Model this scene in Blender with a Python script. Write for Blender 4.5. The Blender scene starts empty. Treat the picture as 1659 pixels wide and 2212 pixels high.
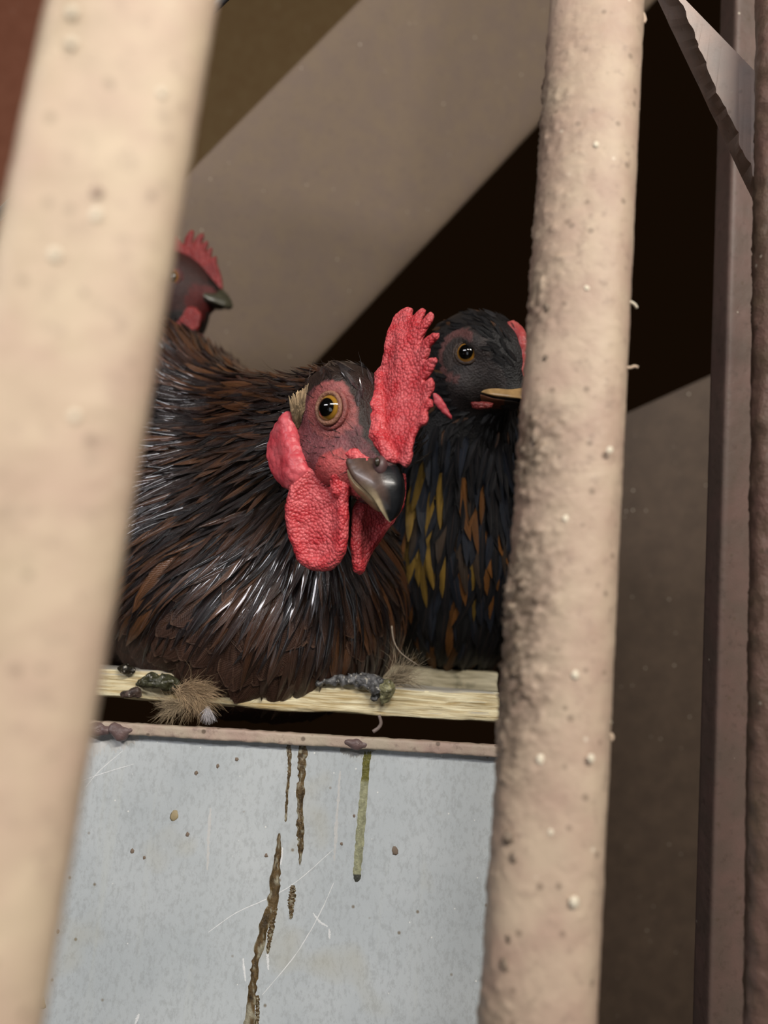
import bpy, math, random
import numpy as np
from mathutils import Vector, Matrix
from mathutils.bvhtree import BVHTree

sc = bpy.context.scene
COL = sc.collection
rng = np.random.default_rng(7)
random.seed(7)

# ------------------------------------------------------------------ camera
FPX, CX, CY = 1700.0, 829.5, 1106.0
PITCH, ROLL = math.radians(11.0), math.radians(3.7)
R0 = np.array([1, 0, 0.]); U0 = np.array([0, -math.sin(PITCH), math.cos(PITCH)])
FW = np.array([0, math.cos(PITCH), math.sin(PITCH)])
CR = math.cos(ROLL) * R0 + math.sin(ROLL) * U0
CU = -math.sin(ROLL) * R0 + math.cos(ROLL) * U0
EYE = np.array([0, 0, 1.10])                     # the camera stands 1.1 m above the barn floor
cam = bpy.data.cameras.new('camera'); co = bpy.data.objects.new('camera', cam); COL.objects.link(co)
m = Matrix.Identity(4)
for i in range(3):
    m[i][0] = CR[i]; m[i][1] = CU[i]; m[i][2] = -FW[i]; m[i][3] = EYE[i]
co.matrix_world = m
cam.sensor_fit = 'HORIZONTAL'; cam.sensor_width = 36; cam.lens = 36 * FPX / 1659
cam.clip_start = .005
cam.dof.use_dof = True; cam.dof.focus_distance = .240; cam.dof.aperture_fstop = cam.lens / 3.5
sc.camera = co

# ------------------------------------------------------------------ world, lamps, exposure
w = bpy.data.worlds.new('barn_dark'); sc.world = w; w.use_nodes = True
w.node_tree.nodes['Background'].inputs[0].default_value = (.62, .30, .12, 1)
w.node_tree.nodes['Background'].inputs[1].default_value = .010
sc.view_settings.view_transform = 'Standard'; sc.view_settings.look = 'None'
sc.view_settings.gamma = 1; sc.view_settings.use_curve_mapping = False
sc.view_settings.exposure = 0.0
def to_world(p):
    p = np.asarray(p, float)
    return p[..., :1] * CR + p[..., 1:2] * CU + p[..., 2:3] * FW + EYE
def lamp(name, loc, target, size, power, color, size_y=None):
    l = bpy.data.lights.new(name, 'AREA'); l.shape = 'RECTANGLE' if size_y else 'DISK'; l.size = size; l.energy = power; l.color = color
    if size_y: l.size_y = size_y
    o = bpy.data.objects.new(name, l); COL.objects.link(o)
    a = Vector(to_world(np.array(loc))); b = Vector(to_world(np.array(target)))
    o.location = a; o.rotation_euler = (b - a).to_track_quat('-Z', 'Y').to_euler()
lamp('tube_lamp', (.26, .50, -.34), (.02, .0, .28), .55, 7.4, (1, .94, .86), .05)
lamp('second_tube_lamp', (-.50, .42, -.30), (-.03, .0, .28), .45, 2.6, (.98, .96, 1), .05)
lamp('added_fill_lamp', (-.1, -.30, -1.1), (.0, .0, .3), .8, 1.6, (.86, .93, 1))  # weak fill added behind the camera, no real opening there

# ------------------------------------------------------------------ helpers: points
def C(px, py, d):                                # a point at a measured bearing and distance (camera axes)
    return np.array([(px - CX) / FPX * d, -(py - CY) / FPX * d, d])
def CW(px, py, d): return to_world(C(px, py, d))
def unit(v): v = np.asarray(v, float); return v / np.linalg.norm(v)

# ------------------------------------------------------------------ helpers: noise
def _h(i, j, k, s):
    n = (i * 374761393 + j * 668265263 + k * 2147483647 + s * 1274126177) & 0xffffffff
    n = ((n ^ (n >> 13)) * 1274126177) & 0xffffffff
    return ((n ^ (n >> 16)) & 0xffff) / 65535.0
def vnoise(p, s=0):
    p = np.asarray(p, float); i = np.floor(p).astype(np.int64); f = p - i; f = f * f * (3 - 2 * f)
    o = 0
    for a in (0, 1):
        for b in (0, 1):
            for c in (0, 1):
                wgt = (f[..., 0] if a else 1 - f[..., 0]) * (f[..., 1] if b else 1 - f[..., 1]) * (f[..., 2] if c else 1 - f[..., 2])
                o = o + wgt * _h(i[..., 0] + a, i[..., 1] + b, i[..., 2] + c, s)
    return o * 2 - 1
def fbm(p, o=3, s=0):
    r = 0; a = 1.
    for k in range(o): r = r + a * vnoise(p * 2 ** k, s + k); a *= .5
    return r

# ------------------------------------------------------------------ helpers: surface nets and signed distances
def surfnet(fn, lo, hi, h):
    lo = np.asarray(lo, float); hi = np.asarray(hi, float)
    n = np.ceil((hi - lo) / h).astype(int) + 1
    ax = [lo[i] + np.arange(n[i]) * h for i in range(3)]
    F = np.empty(n, np.float32)
    for i0 in range(0, n[0], 24):
        X, Y, Z = np.meshgrid(ax[0][i0:i0 + 24], ax[1], ax[2], indexing='ij')
        F[i0:i0 + 24] = fn(np.stack([X, Y, Z], -1))
    S = F < 0
    cnt = np.zeros(n - 1, np.int8)
    for a in (0, 1):
        for b in (0, 1):
            for c in (0, 1): cnt += S[a:n[0] - 1 + a, b:n[1] - 1 + b, c:n[2] - 1 + c]
    I, J, K = np.nonzero((cnt > 0) & (cnt < 8))
    acc = np.zeros((len(I), 3)); num = np.zeros(len(I))
    cs = [(a, b, c) for a in (0, 1) for b in (0, 1) for c in (0, 1)]
    for p in cs:
        for d in range(3):
            if p[d]: continue
            q = list(p); q[d] = 1
            f0 = F[I + p[0], J + p[1], K + p[2]]; f1 = F[I + q[0], J + q[1], K + q[2]]
            cr = (f0 < 0) != (f1 < 0)
            t = np.where(cr, f0 / np.where(cr, f0 - f1, 1), 0)
            v = np.array(p, float)[None] + np.zeros((len(I), 3)); v[:, d] += t
            acc[cr] += v[cr]; num += cr
    V = (np.stack([I, J, K], 1) + acc / num[:, None]) * h + lo
    idx = -np.ones(n - 1, np.int64); idx[I, J, K] = np.arange(len(I))
    Q = []
    for d in range(3):
        e1, e2 = (d + 1) % 3, (d + 2) % 3
        sl0 = [slice(1, -1)] * 3; sl1 = [slice(1, -1)] * 3
        sl0[d] = slice(0, n[d] - 1); sl1[d] = slice(1, n[d])
        a = S[tuple(sl0)]; b = S[tuple(sl1)]
        P = np.array(np.nonzero(a != b)).T
        if not len(P): continue
        fl = a[tuple(P.T)]
        P = P + 1; P[:, d] -= 1
        o1 = np.zeros(3, int); o1[e1] = 1; o2 = np.zeros(3, int); o2[e2] = 1
        g = lambda q: idx[q[:, 0], q[:, 1], q[:, 2]]
        q = np.stack([g(P - o1 - o2), g(P - o2), g(P), g(P - o1)], 1)
        q[~fl] = q[~fl][:, ::-1]
        Q.append(q[(q >= 0).all(1)])
    return V, np.concatenate(Q)
def ell(p, c, r, axes=None):
    q = p - c
    if axes is not None: q = q @ np.asarray(axes).T
    q = q / np.asarray(r); k = np.sqrt((q * q).sum(-1)) + 1e-9
    k2 = np.sqrt(((q / np.asarray(r)) ** 2).sum(-1)) + 1e-9
    return k * (k - 1) / k2
def cone(p, a, b, ra, rb):
    a = np.asarray(a); b = np.asarray(b); ab = b - a
    t = np.clip(((p - a) @ ab) / (ab @ ab), 0, 1)
    return np.sqrt(((p - a - t[..., None] * ab) ** 2).sum(-1)) - (ra + (rb - ra) * t)
def smin(a, b, k):
    h = np.clip(.5 + .5 * (b - a) / k, 0, 1)
    return b + (a - b) * h - k * h * (1 - h)
def poly_sdf(x, y, P):
    P = np.asarray(P); d = np.full(x.shape, 1e9); s = np.zeros(x.shape, bool)
    for i in range(len(P)):
        ax_, ay = P[i]; bx, by = P[i - 1]
        ex, ey = bx - ax_, by - ay; wx, wy = x - ax_, y - ay
        t = np.clip((wx * ex + wy * ey) / (ex * ex + ey * ey + 1e-18), 0, 1)
        d = np.minimum(d, (wx - ex * t) ** 2 + (wy - ey * t) ** 2)
        c = ((ay > y) != (by > y)) & (wx < ex * wy / (ey if abs(ey) > 1e-12 else 1e-12))
        s ^= c
    return np.where(s, -1, 1) * np.sqrt(d)

# ------------------------------------------------------------------ helpers: objects
def link(o, parent=None, label=None, cat=None, group=None, kind=None):
    COL.objects.link(o)
    if parent is not None: o.parent = parent
    if label: o['label'] = label
    if cat: o['category'] = cat
    if group: o['group'] = group
    if kind: o['kind'] = kind
    return o
def empty(name, loc, label, cat, group=None):
    o = bpy.data.objects.new(name, None); o.empty_display_size = .01; o.location = Vector(loc)
    return link(o, None, label, cat, group)
def wloc(o):
    v = np.array(o.location)
    return v + (wloc(o.parent) if o.parent else 0)
def mesh(name, V, Fc, mat, parent=None, label=None, cat=None, group=None, kind=None, col=None, uv=None, rnd=None, smooth=True, origin=None):
    """V in world space; the object's origin goes to the middle of its base"""
    V = np.asarray(V, float)
    org = np.array([*(V[:, :2].min(0) + V[:, :2].max(0)) / 2, V[:, 2].min()]) if origin is None else np.asarray(origin)
    me = bpy.data.meshes.new(name)
    if isinstance(Fc, np.ndarray):
        nf, k = Fc.shape
        me.vertices.add(len(V)); me.vertices.foreach_set('co', (V - org).astype(np.float32).ravel())
        me.loops.add(nf * k); me.loops.foreach_set('vertex_index', Fc.astype(np.int32).ravel())
        me.polygons.add(nf); me.polygons.foreach_set('loop_start', np.arange(0, nf * k, k, dtype=np.int32))
        me.update(calc_edges=True)
    else:
        me.from_pydata([tuple(v) for v in (V - org)], [], Fc)
    if smooth: me.polygons.foreach_set('use_smooth', np.ones(len(me.polygons), bool))
    if col is not None:
        a = me.attributes.new('fcol', 'FLOAT_COLOR', 'POINT')
        a.data.foreach_set('color', np.concatenate([np.asarray(col, np.float32), np.ones((len(V), 1), np.float32)], 1).ravel())
    if rnd is not None:
        a = me.attributes.new('rnd', 'FLOAT', 'POINT'); a.data.foreach_set('value', np.asarray(rnd, np.float32))
    if uv is not None:
        u = me.uv_layers.new(name='UVMap'); li = np.empty(len(me.loops), np.int32); me.loops.foreach_get('vertex_index', li)
        u.data.foreach_set('uv', np.asarray(uv, np.float32)[li].ravel())
    me.materials.append(mat)
    o = bpy.data.objects.new(name, me)
    o.location = Vector(org - (wloc(parent) if parent else 0))
    return link(o, parent, label, cat, group, kind)

# ------------------------------------------------------------------ materials
def new_mat(name):
    mt = bpy.data.materials.new(name); mt.use_nodes = True
    nt = mt.node_tree; return mt, nt, nt.nodes['Principled BSDF']
class G:                                          # tiny node builder
    def __init__(s, nt): s.nt = nt
    def n(s, t, **k):
        x = s.nt.nodes.new(t)
        for a, v in k.items(): setattr(x, a, v)
        return x
    def put(s, x, i, v):
        if v is None: return
        if hasattr(v, 'is_output'): s.nt.links.new(v, x.inputs[i])
        else: x.inputs[i].default_value = v
    def obj(s): return s.n('ShaderNodeTexCoord').outputs['Object']
    def uv(s): return s.n('ShaderNodeTexCoord').outputs['UV']
    def attr(s, a, out='Color'): return s.n('ShaderNodeAttribute', attribute_name=a).outputs[out]
    def noise(s, vec, scale, detail=3, rough=.55, dist=0):
        x = s.n('ShaderNodeTexNoise'); s.put(x, 'Vector', vec); s.put(x, 'Scale', scale); s.put(x, 'Detail', detail); s.put(x, 'Roughness', rough); s.put(x, 'Distortion', dist)
        return x.outputs['Fac']
    def vor(s, vec, scale, feat='F1', out='Distance', rand=1):
        x = s.n('ShaderNodeTexVoronoi', feature=feat); s.put(x, 'Vector', vec); s.put(x, 'Scale', scale); s.put(x, 'Randomness', rand); return x.outputs[out]
    def ramp(s, f, *st):
        x = s.n('ShaderNodeValToRGB'); e = x.color_ramp.elements
        while len(e) < len(st): e.new(.5)
        for q, (p, c) in zip(e, st):
            q.position = p; q.color = (c, c, c, 1) if isinstance(c, (int, float)) else (*c, 1)
        s.put(x, 0, f); return x.outputs[0]
    def mix(s, f, a, b, mode='MIX'):
        x = s.n('ShaderNodeMix', data_type='RGBA', blend_type=mode)
        for i, v in ((0, f), (6, a), (7, b)):
            if isinstance(v, tuple) and len(v) == 3: v = (*v, 1)
            s.put(x, i, v)
        return x.outputs[2]
    def math(s, op, a, b=None, c=None):
        x = s.n('ShaderNodeMath', operation=op); s.put(x, 0, a); s.put(x, 1, b)
        if c is not None: s.put(x, 2, c)
        return x.outputs[0]
    def mapping(s, vec, sc_=(1, 1, 1), rot=(0, 0, 0), loc=(0, 0, 0)):
        x = s.n('ShaderNodeMapping'); s.put(x, 0, vec); s.put(x, 1, loc); s.put(x, 2, rot); s.put(x, 3, sc_); return x.outputs[0]
    def bump(s, h, strength, dist, prev=None):
        x = s.n('ShaderNodeBump'); s.put(x, 'Height', h); s.put(x, 'Strength', strength); s.put(x, 'Distance', dist)
        if prev is not None: s.put(x, 'Normal', prev)
        return x.outputs[0]

def mat_paint(name, c1, c2, dirt=(.10, .07, .045), amt=.5, rough=.55, grit=.35, grime_shade_side=None):
    mt, nt, P = new_mat(name); g = G(nt); o = g.obj()
    base = g.mix(g.ramp(g.noise(o, 90, 3), (.35, 0.), (.65, 1.)), c1, c2)
    base = g.mix(g.math('MULTIPLY', g.ramp(g.noise(o, 320, 4, .6), (.56, 0.), (.72, 1.)), amt), base, tuple(x * .62 for x in c1))
    sp = g.ramp(g.vor(o, 190), (.0, 1.), (.10, 1.), (.17, 0.))
    base = g.mix(g.math('MULTIPLY', sp, amt * .8), base, dirt)
    lt = g.math('MULTIPLY', g.ramp(g.vor(g.mapping(o, loc=(3, 1, 2)), 150), (.0, 1.), (.04, 1.), (.09, 0.)), g.ramp(g.noise(g.mapping(o, loc=(7, 1, 2)), 60, 2), (.5, 0.), (.62, .8)))
    base = g.mix(lt, base, (.82, .74, .60))
    if grime_shade_side is not None:
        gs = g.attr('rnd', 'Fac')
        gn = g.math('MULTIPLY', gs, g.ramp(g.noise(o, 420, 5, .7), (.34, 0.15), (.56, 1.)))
        base = g.mix(g.math('MULTIPLY', gn, .95), base, grime_shade_side)
    g.put(P, 'Base Color', base); g.put(P, 'Roughness', rough); g.put(P, 'Specular IOR Level', .35)
    b = g.bump(g.noise(o, 260, 5, .65), grit, .0006)
    b = g.bump(g.noise(o, 1600, 2), grit * .5, .0002, b)
    g.put(P, 'Normal', b); return mt
def mat_feather(name, rough=.36, spec=.5, edge=None, light_rachis=.5, coat=0.):
    mt, nt, P = new_mat(name); g = G(nt); uv = g.uv(); sep = g.n('ShaderNodeSeparateXYZ'); nt.links.new(uv, sep.inputs[0])
    u, v = sep.outputs[0], sep.outputs[1]
    a = g.math('ABSOLUTE', g.math('MULTIPLY_ADD', v, 2., -1.))
    rnd = g.attr('rnd', 'Fac')
    cmb = g.n('ShaderNodeCombineXYZ'); g.put(cmb, 0, g.math('MULTIPLY_ADD', rnd, 61., g.math('MULTIPLY', u, 2.2)))
    # barbs leave the shaft at an angle
    g.put(cmb, 1, g.math('MULTIPLY', g.math('SUBTRACT', v, g.math('MULTIPLY', u, .0)), 15.)); g.put(cmb, 2, g.math('MULTIPLY', rnd, 9.))
    st = g.noise(cmb.outputs[0], 1.0, 3, .6)
    barb = g.math('SINE', g.math('MULTIPLY', g.math('SUBTRACT', u, g.math('MULTIPLY', a, .16)), 190.))
    col = g.attr('fcol')
    col = g.mix(1., col, g.ramp(st, (.3, .55), (.7, 1.5)), 'MULTIPLY')
    if edge is not None:
        e = g.math('MAXIMUM', g.ramp(a, (.88, 0.), (.97, 1.)), g.ramp(u, (.955, 0.), (.985, 1.)))
        col = g.mix(g.math('MULTIPLY', e, .42), col, edge)
    rc = g.math('MULTIPLY', g.ramp(a, (.02, 1.), (.07, 0.)), light_rachis * .5)
    col = g.mix(rc, col, (.16, .09, .06))
    g.put(P, 'Base Color', col); g.put(P, 'Roughness', g.math('MULTIPLY_ADD', st, .25, rough - .12)); g.put(P, 'Specular IOR Level', spec); g.put(P, 'Coat Weight', coat); g.put(P, 'Coat Roughness', .09)
    b = g.bump(barb, .25, .00012); b = g.bump(st, .8, .0006, b); g.put(P, 'Normal', b)
    return mt
def mat_flesh(name, c1, c2, scale=1150, strength=.55, sss=.12):
    mt, nt, P = new_mat(name); g = G(nt); o = g.obj()
    v = g.vor(o, scale); n = g.noise(o, 170, 3)
    col = g.mix(g.ramp(n, (.35, 0.), (.68, 1.)), c1, c2)
    col = g.mix(g.math('MULTIPLY', g.ramp(v, (.15, 0.), (.75, 1.)), .35), col, tuple(x * .5 for x in c1))
    g.put(P, 'Base Color', col); g.put(P, 'Roughness', .42); g.put(P, 'Specular IOR Level', .45)
    g.put(P, 'Subsurface Weight', sss); P.inputs['Subsurface Radius'].default_value = (1, .25, .2); P.inputs['Subsurface Scale'].default_value = .0015
    h = g.math('SUBTRACT', 1., g.math('POWER', v, 1.6))
    b = g.bump(h, strength, .0007); b = g.bump(g.noise(o, 600, 2), .35, .0006, b); g.put(P, 'Normal', b)
    return mt
def mat_attr(name, rough=.5, spec=.4, bscale=900, bstr=.3, coat=0., bdist=.0003):
    mt, nt, P = new_mat(name); g = G(nt); o = g.obj()
    g.put(P, 'Base Color', g.mix(1., g.attr('fcol'), g.ramp(g.noise(o, bscale * .5, 3), (.3, .7), (.7, 1.25)), 'MULTIPLY'))
    g.put(P, 'Roughness', rough); g.put(P, 'Specular IOR Level', spec); g.put(P, 'Coat Weight', coat); g.put(P, 'Coat Roughness', .12)
    g.put(P, 'Normal', g.bump(g.noise(o, bscale, 3), bstr, bdist)); return mt
def mat_plain(name, c, rough=.5, spec=.5, metal=0., coat=0.):
    mt, nt, P = new_mat(name); g = G(nt)
    o = g.obj(); n = g.noise(o, 500, 3)
    g.put(P, 'Base Color', g.mix(n, tuple(x * .8 for x in c), tuple(min(1, x * 1.2) for x in c)))
    g.put(P, 'Roughness', rough); g.put(P, 'Specular IOR Level', spec); g.put(P, 'Metallic', metal); g.put(P, 'Coat Weight', coat); g.put(P, 'Coat Roughness', .02)
    return mt

M_post = mat_paint('grimy_shaded_beige_enamel', (.45, .32, .245), (.54, .42, .31), amt=.6, grime_shade_side=(.13, .095, .065), grit=.6)  # dark left side: crusted grime plus shade painted into the colour
M_bar = mat_paint('beige_enamel', (.56, .41, .31), (.63, .50, .36), amt=.55, grime_shade_side=(.46, .36, .25))
M_beam = mat_paint('dusty_brown_enamel', (.185, .134, .100), (.20, .145, .098), amt=.25, rough=.7, grit=.2)
M_right = mat_paint('dull_pinkish_enamel', (.33, .25, .21), (.38, .26, .22), amt=.5, rough=.45, grit=.3)
M_pink = mat_paint('pink_gusset_enamel', (.66, .50, .43), (.54, .46, .42), amt=.35, grit=.25)
M_gritty = mat_paint('gritty_brown_enamel', (.13, .088, .062), (.17, .10, .082), amt=.8, rough=.38, grit=1.)
M_rim = mat_paint('worn_pink_enamel', (.46, .33, .27), (.50, .42, .32), amt=.9, rough=.5, grit=.5)
M_weld = mat_paint('weld_bead_steel', (.13, .09, .085), (.20, .13, .12), amt=.4, rough=.35, grit=.8)
M_red_fl = mat_flesh('comb_flesh', (.58, .040, .050), (.80, .17, .18), strength=.65)
M_lobe = mat_flesh('earlobe_flesh', (.62, .06, .08), (.74, .15, .17), scale=500, strength=.35)
M_feather = mat_feather('hackle_feather', rough=.24, spec=1.0, coat=.75)
M_breast = mat_feather('breast_feather', rough=.50, spec=.35, edge=(.22, .13, .085))
M_bfeather = mat_feather('black_feather', rough=.36, spec=.45)
M_skin = mat_attr('face_skin', .5, .45, 1400, .8, bdist=.0006)
M_beak = mat_attr('beak_horn', .30, .32, 700, .2, coat=.12)
M_hair = mat_plain('bristle', (.018, .013, .012), .35, .6)
M_down = mat_attr('down', .7, .2, 900, .1)

def mat_eye(name, iris, axis):
    mt, nt, P = new_mat(name); g = G(nt); o = g.obj()
    nrm = g.n('ShaderNodeVectorMath', operation='NORMALIZE'); g.put(nrm, 0, o)
    dt = g.n('ShaderNodeVectorMath', operation='DOT_PRODUCT'); g.put(dt, 0, nrm.outputs[0]); g.put(dt, 1, tuple(axis))
    ang = g.math('ARCCOSINE', dt.outputs['Value'])
    col = g.ramp(g.math('DIVIDE', ang, 1.57), (.0, (.002, .002, .002)), (.38, (.002, .002, .002)), (.40, (.22, .11, .015)), (.48, iris), (.57, tuple(x * .7 for x in iris)), (.63, (.03, .015, .005)), (.72, (.25, .16, .10)))
    g.put(P, 'Base Color', g.mix(g.noise(o, 1500, 2), col, tuple(0. for _ in range(3)), 'MIX') if 0 else col)
    g.put(P, 'Roughness', .12); g.put(P, 'Coat Weight', 1.); g.put(P, 'Coat Roughness', .01)
    return mt

# ------------------------------------------------------------------ structure: back wall panels, floor
def panel(name, px0, px1, py0, py1, d, mat, thick=.012, **k):
    a = CW(px0, py0, d); b = CW(px1, py0, d); c = CW(px1, py1, d); e = CW(px0, py1, d); t = FW * thick
    V = [a, b, c, e, a + t, b + t, c + t, e + t]
    return mesh(name, V, [(3, 2, 1, 0), (4, 5, 6, 7), (0, 1, 5, 4), (2, 3, 7, 6), (1, 2, 6, 5), (3, 0, 4, 7)], mat, smooth=False, **k)
M_wall = mat_paint('olive_brown_wall', (.135, .080, .030), (.15, .095, .038), amt=.1, rough=.8, grit=.1)
M_redw = mat_paint('red_brown_boards', (.24, .085, .045), (.27, .10, .055), amt=.1, rough=.8, grit=.1)
M_floor = mat_paint('earth_floor', (.10, .075, .05), (.14, .1, .07), amt=.3, rough=.9, grit=.5)
panel('wall_back', 136, 850, -700, 590, .80, M_wall, kind='structure')
panel('wall_left', -900, 130, -700, 500, .76, M_redw, kind='structure')
mesh('floor', [(-1.5, -1, 0), (1.5, -1, 0), (1.5, 2.5, 0), (-1.5, 2.5, 0), (-1.5, -1, -.05), (1.5, -1, -.05), (1.5, 2.5, -.05), (-1.5, 2.5, -.05)],
     [(0, 1, 2, 3), (7, 6, 5, 4), (0, 4, 5, 1), (1, 5, 6, 2), (2, 6, 7, 3), (3, 7, 4, 0)], M_floor, kind='structure', smooth=False)

# ------------------------------------------------------------------ steel bars
def bar(name, A, B, hw, hd, mat, n=4., ext=.6, label=None, cat='bar', group=None, nu=72, step=.0009, rough=.00012, grit=0., parent=None, face=None, e0=None, e1=None):
    """tube between two measured points, A and B in camera axes; returns object plus its frame"""
    a, b = to_world(A), to_world(B); ax = unit(b - a); L = np.linalg.norm(b - a)
    a2 = a - ax * L * (ext if e0 is None else e0); b2 = b + ax * L * (ext if e1 is None else e1)
    mid = (a + b) / 2; vw = unit(mid - EYE) if face is None else np.asarray(face, float)
    s = unit(np.cross(ax, vw)); f = unit(np.cross(s, ax))
    if s @ CR < 0: s = -s
    if f @ FW < 0: f = -f
    LL = np.linalg.norm(b2 - a2); nv = max(2, int(LL / step)); nv = min(nv, 1100)
    th = np.linspace(0, 2 * math.pi, nu, endpoint=False)
    c, q = np.cos(th), np.sin(th)
    r = (np.abs(c) ** n + np.abs(q) ** n) ** (-1 / n)
    X = hw * r * c; Y = hd * r * q
    t = np.linspace(0, 1, nv + 1)
    P = a2 + (b2 - a2) * t[:, None, None] + X[None, :, None] * s + Y[None, :, None] * f
    Nn = unit_rows((c / hw)[:, None] * s + (q / hd)[:, None] * f)
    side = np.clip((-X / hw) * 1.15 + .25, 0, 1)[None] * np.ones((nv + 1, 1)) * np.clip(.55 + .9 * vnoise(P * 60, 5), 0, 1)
    dsp = rough * fbm(P * 300, 3, 2) + grit * side * np.maximum(0, fbm(P * 700, 3, 9))
    P = P + Nn[None] * dsp[..., None]
    V = P.reshape(-1, 3); I = np.arange(nv)[:, None] * nu + np.arange(nu)[None]; I2 = np.arange(nv)[:, None] * nu + (np.arange(nu)[None] + 1) % nu
    Fq = np.stack([I, I2, I2 + nu, I + nu], -1).reshape(-1, 4)
    nb = len(V); V = np.concatenate([V, [P[0].mean(0)], [P[-1].mean(0)]])
    caps = np.array([[nb, (j + 1) % nu, j, j] for j in range(nu)] + [[nb + 1, nv * nu + j, nv * nu + (j + 1) % nu, nv * nu + (j + 1) % nu] for j in range(nu)])
    Fl = Fq.tolist() + [tuple(dict.fromkeys(x)) for x in caps.tolist()]
    if np.cross(V[Fq[0, 1]] - V[Fq[0, 0]], V[Fq[0, 3]] - V[Fq[0, 0]]) @ Nn[0] < 0: Fl = [tuple(reversed(x)) for x in Fl]
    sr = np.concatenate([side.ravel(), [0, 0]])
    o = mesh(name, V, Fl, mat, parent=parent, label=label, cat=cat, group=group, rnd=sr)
    return o, dict(a=a, ax=ax, L=L, s=s, f=f, hw=hw, hd=hd)
def unit_rows(v): return v / np.linalg.norm(v, axis=-1, keepdims=True)

left_bar, LB = bar('steel_bar', C(295, 0, .115), C(-125, 2212, .0925), .0112, .0075, M_bar, n=3.6, rough=.00010,
    label='wide pale beige steel bar, out of focus at the left edge', cat='bar')
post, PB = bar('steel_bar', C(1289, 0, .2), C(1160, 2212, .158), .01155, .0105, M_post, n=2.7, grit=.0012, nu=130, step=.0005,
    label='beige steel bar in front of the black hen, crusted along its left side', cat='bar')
beam, _ = bar('steel_beam', C(1310, -202, .50), C(131, 1022, .45), .0625, .0065, M_beam, n=7, ext=.02, rough=.00008, step=.003,
    label='wide dusty brown steel beam running diagonally behind the hens', cat='beam')
M_flat = mat_paint('brown_flat_bar_enamel', (.135, .096, .078), (.165, .105, .088), amt=.5, rough=.5, grit=.3)
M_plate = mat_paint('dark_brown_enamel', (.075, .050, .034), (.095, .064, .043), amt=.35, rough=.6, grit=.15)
V = [CW(1150, 985, .47), CW(1560, 800, .47), CW(1560, 2900, .47), CW(1150, 2900, .47)]; V = V + [v + FW * .004 for v in V]  # top cut to the shape of a shadow edge; shaded upper part left out
right_plate = mesh('steel_plate', V, [(3, 2, 1, 0), (4, 5, 6, 7), (0, 1, 5, 4), (2, 3, 7, 6), (1, 2, 6, 5), (3, 0, 4, 7)], M_plate, smooth=False, label='dark brown steel plate right of the crusted bar, cut off along a sloping shadow edge', cat='plate')
flat, _ = bar('steel_bar', C(1608, 0, .292), C(1552, 2212, .262), .0070, .0050, M_flat, n=9, ext=.5, rough=.00006, face=unit(FW * 1. + CR * -.22),
    label='flat brown steel bar, second from the right edge', cat='bar')
edge_bar, EB = bar('steel_bar', C(1714, 0, .215), C(1700, 2212, .187), .0093, .0085, M_gritty, n=3., ext=.5, rough=.00035, grit=.0005,
    label='narrow gritty dark brown bar cut off by the right edge', cat='bar')
bracket_back, _ = bar('steel_channel', C(1640, -200, .36), C(1628, 330, .36), .0150, .006, M_flat, n=9, ext=.0, label='brown steel channel behind the pink gusset at top right', cat='channel')

# blisters, flecks and paint drips on the bars
def blob(name, c, r, mat, parent, sq=(1, 1, 1), seed=0, kind=None, nn=.25):
    th = np.linspace(0, math.pi, 7); ph = np.linspace(0, 2 * math.pi, 10, endpoint=False)
    T, Pp = np.meshgrid(th, ph, indexing='ij')
    D = np.stack([np.sin(T) * np.cos(Pp), np.sin(T) * np.sin(Pp), np.cos(T)], -1)
    rr = 1 + nn * vnoise(D * 1.7 + seed * 3.1, seed)
    V = (c + D * rr[..., None] * r * np.array(sq)).reshape(-1, 3)
    F_ = [[i * 10 + j, (i + 1) * 10 + j, (i + 1) * 10 + (j + 1) % 10, i * 10 + (j + 1) % 10] for i in range(6) for j in range(10)]
    return V, np.array(F_)
M_fleck = mat_plain('pale_fleck', (.72, .64, .50), .6)
M_dark = mat_plain('dark_dropping', (.035, .028, .018), .3, .6)
def on_bar(B, px, py):                            # where the bearing meets the front of a bar
    o = EYE; d = unit(CW(px, py, 1) - EYE)
    n_ = B['f']; p0 = B['a'] - B['f'] * B['hd']; t = ((p0 - o) @ n_) / (d @ n_); return o + d * t
for i, (px, py, r) in enumerate([(155, 25, 11), (155, 92, 10), (348, 200, 10), (118, 549, 14), (160, 898, 12), (205, 462, 14)]):
    p = on_bar(LB, px, py); V, F_ = blob('f', p, r / FPX * .11, None, None, (1, .35, 1), i)
    mesh('paint_fleck', V, F_, M_fleck, parent=left_bar)
p = on_bar(LB, 205, 415); V, F_ = blob('f', p, .0009, None, None, (1.3, .3, 1), 4); mesh('dirt_spot', V, F_, mat_plain('brown_spot', (.30, .21, .16), .6), parent=left_bar, label='soft brown spot')
for i, (px, py, r) in enumerate([(1288, 312, 7), (1268, 622, 6), (1317, 972, 8), (1222, 1120, 8), (1168, 1640, 9), (1277, 1638, 8), (1191, 1797, 8), (1240, 1948, 11), (1243, 1458, 9)]):
    p = on_bar(PB, px, py); dd = (p - EYE) @ FW; V, F_ = blob('f', p, r / FPX * dd, None, None, (1, .35, 1.1), i + 10)
    mesh('paint_fleck', V, F_, M_fleck, parent=post)
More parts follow.
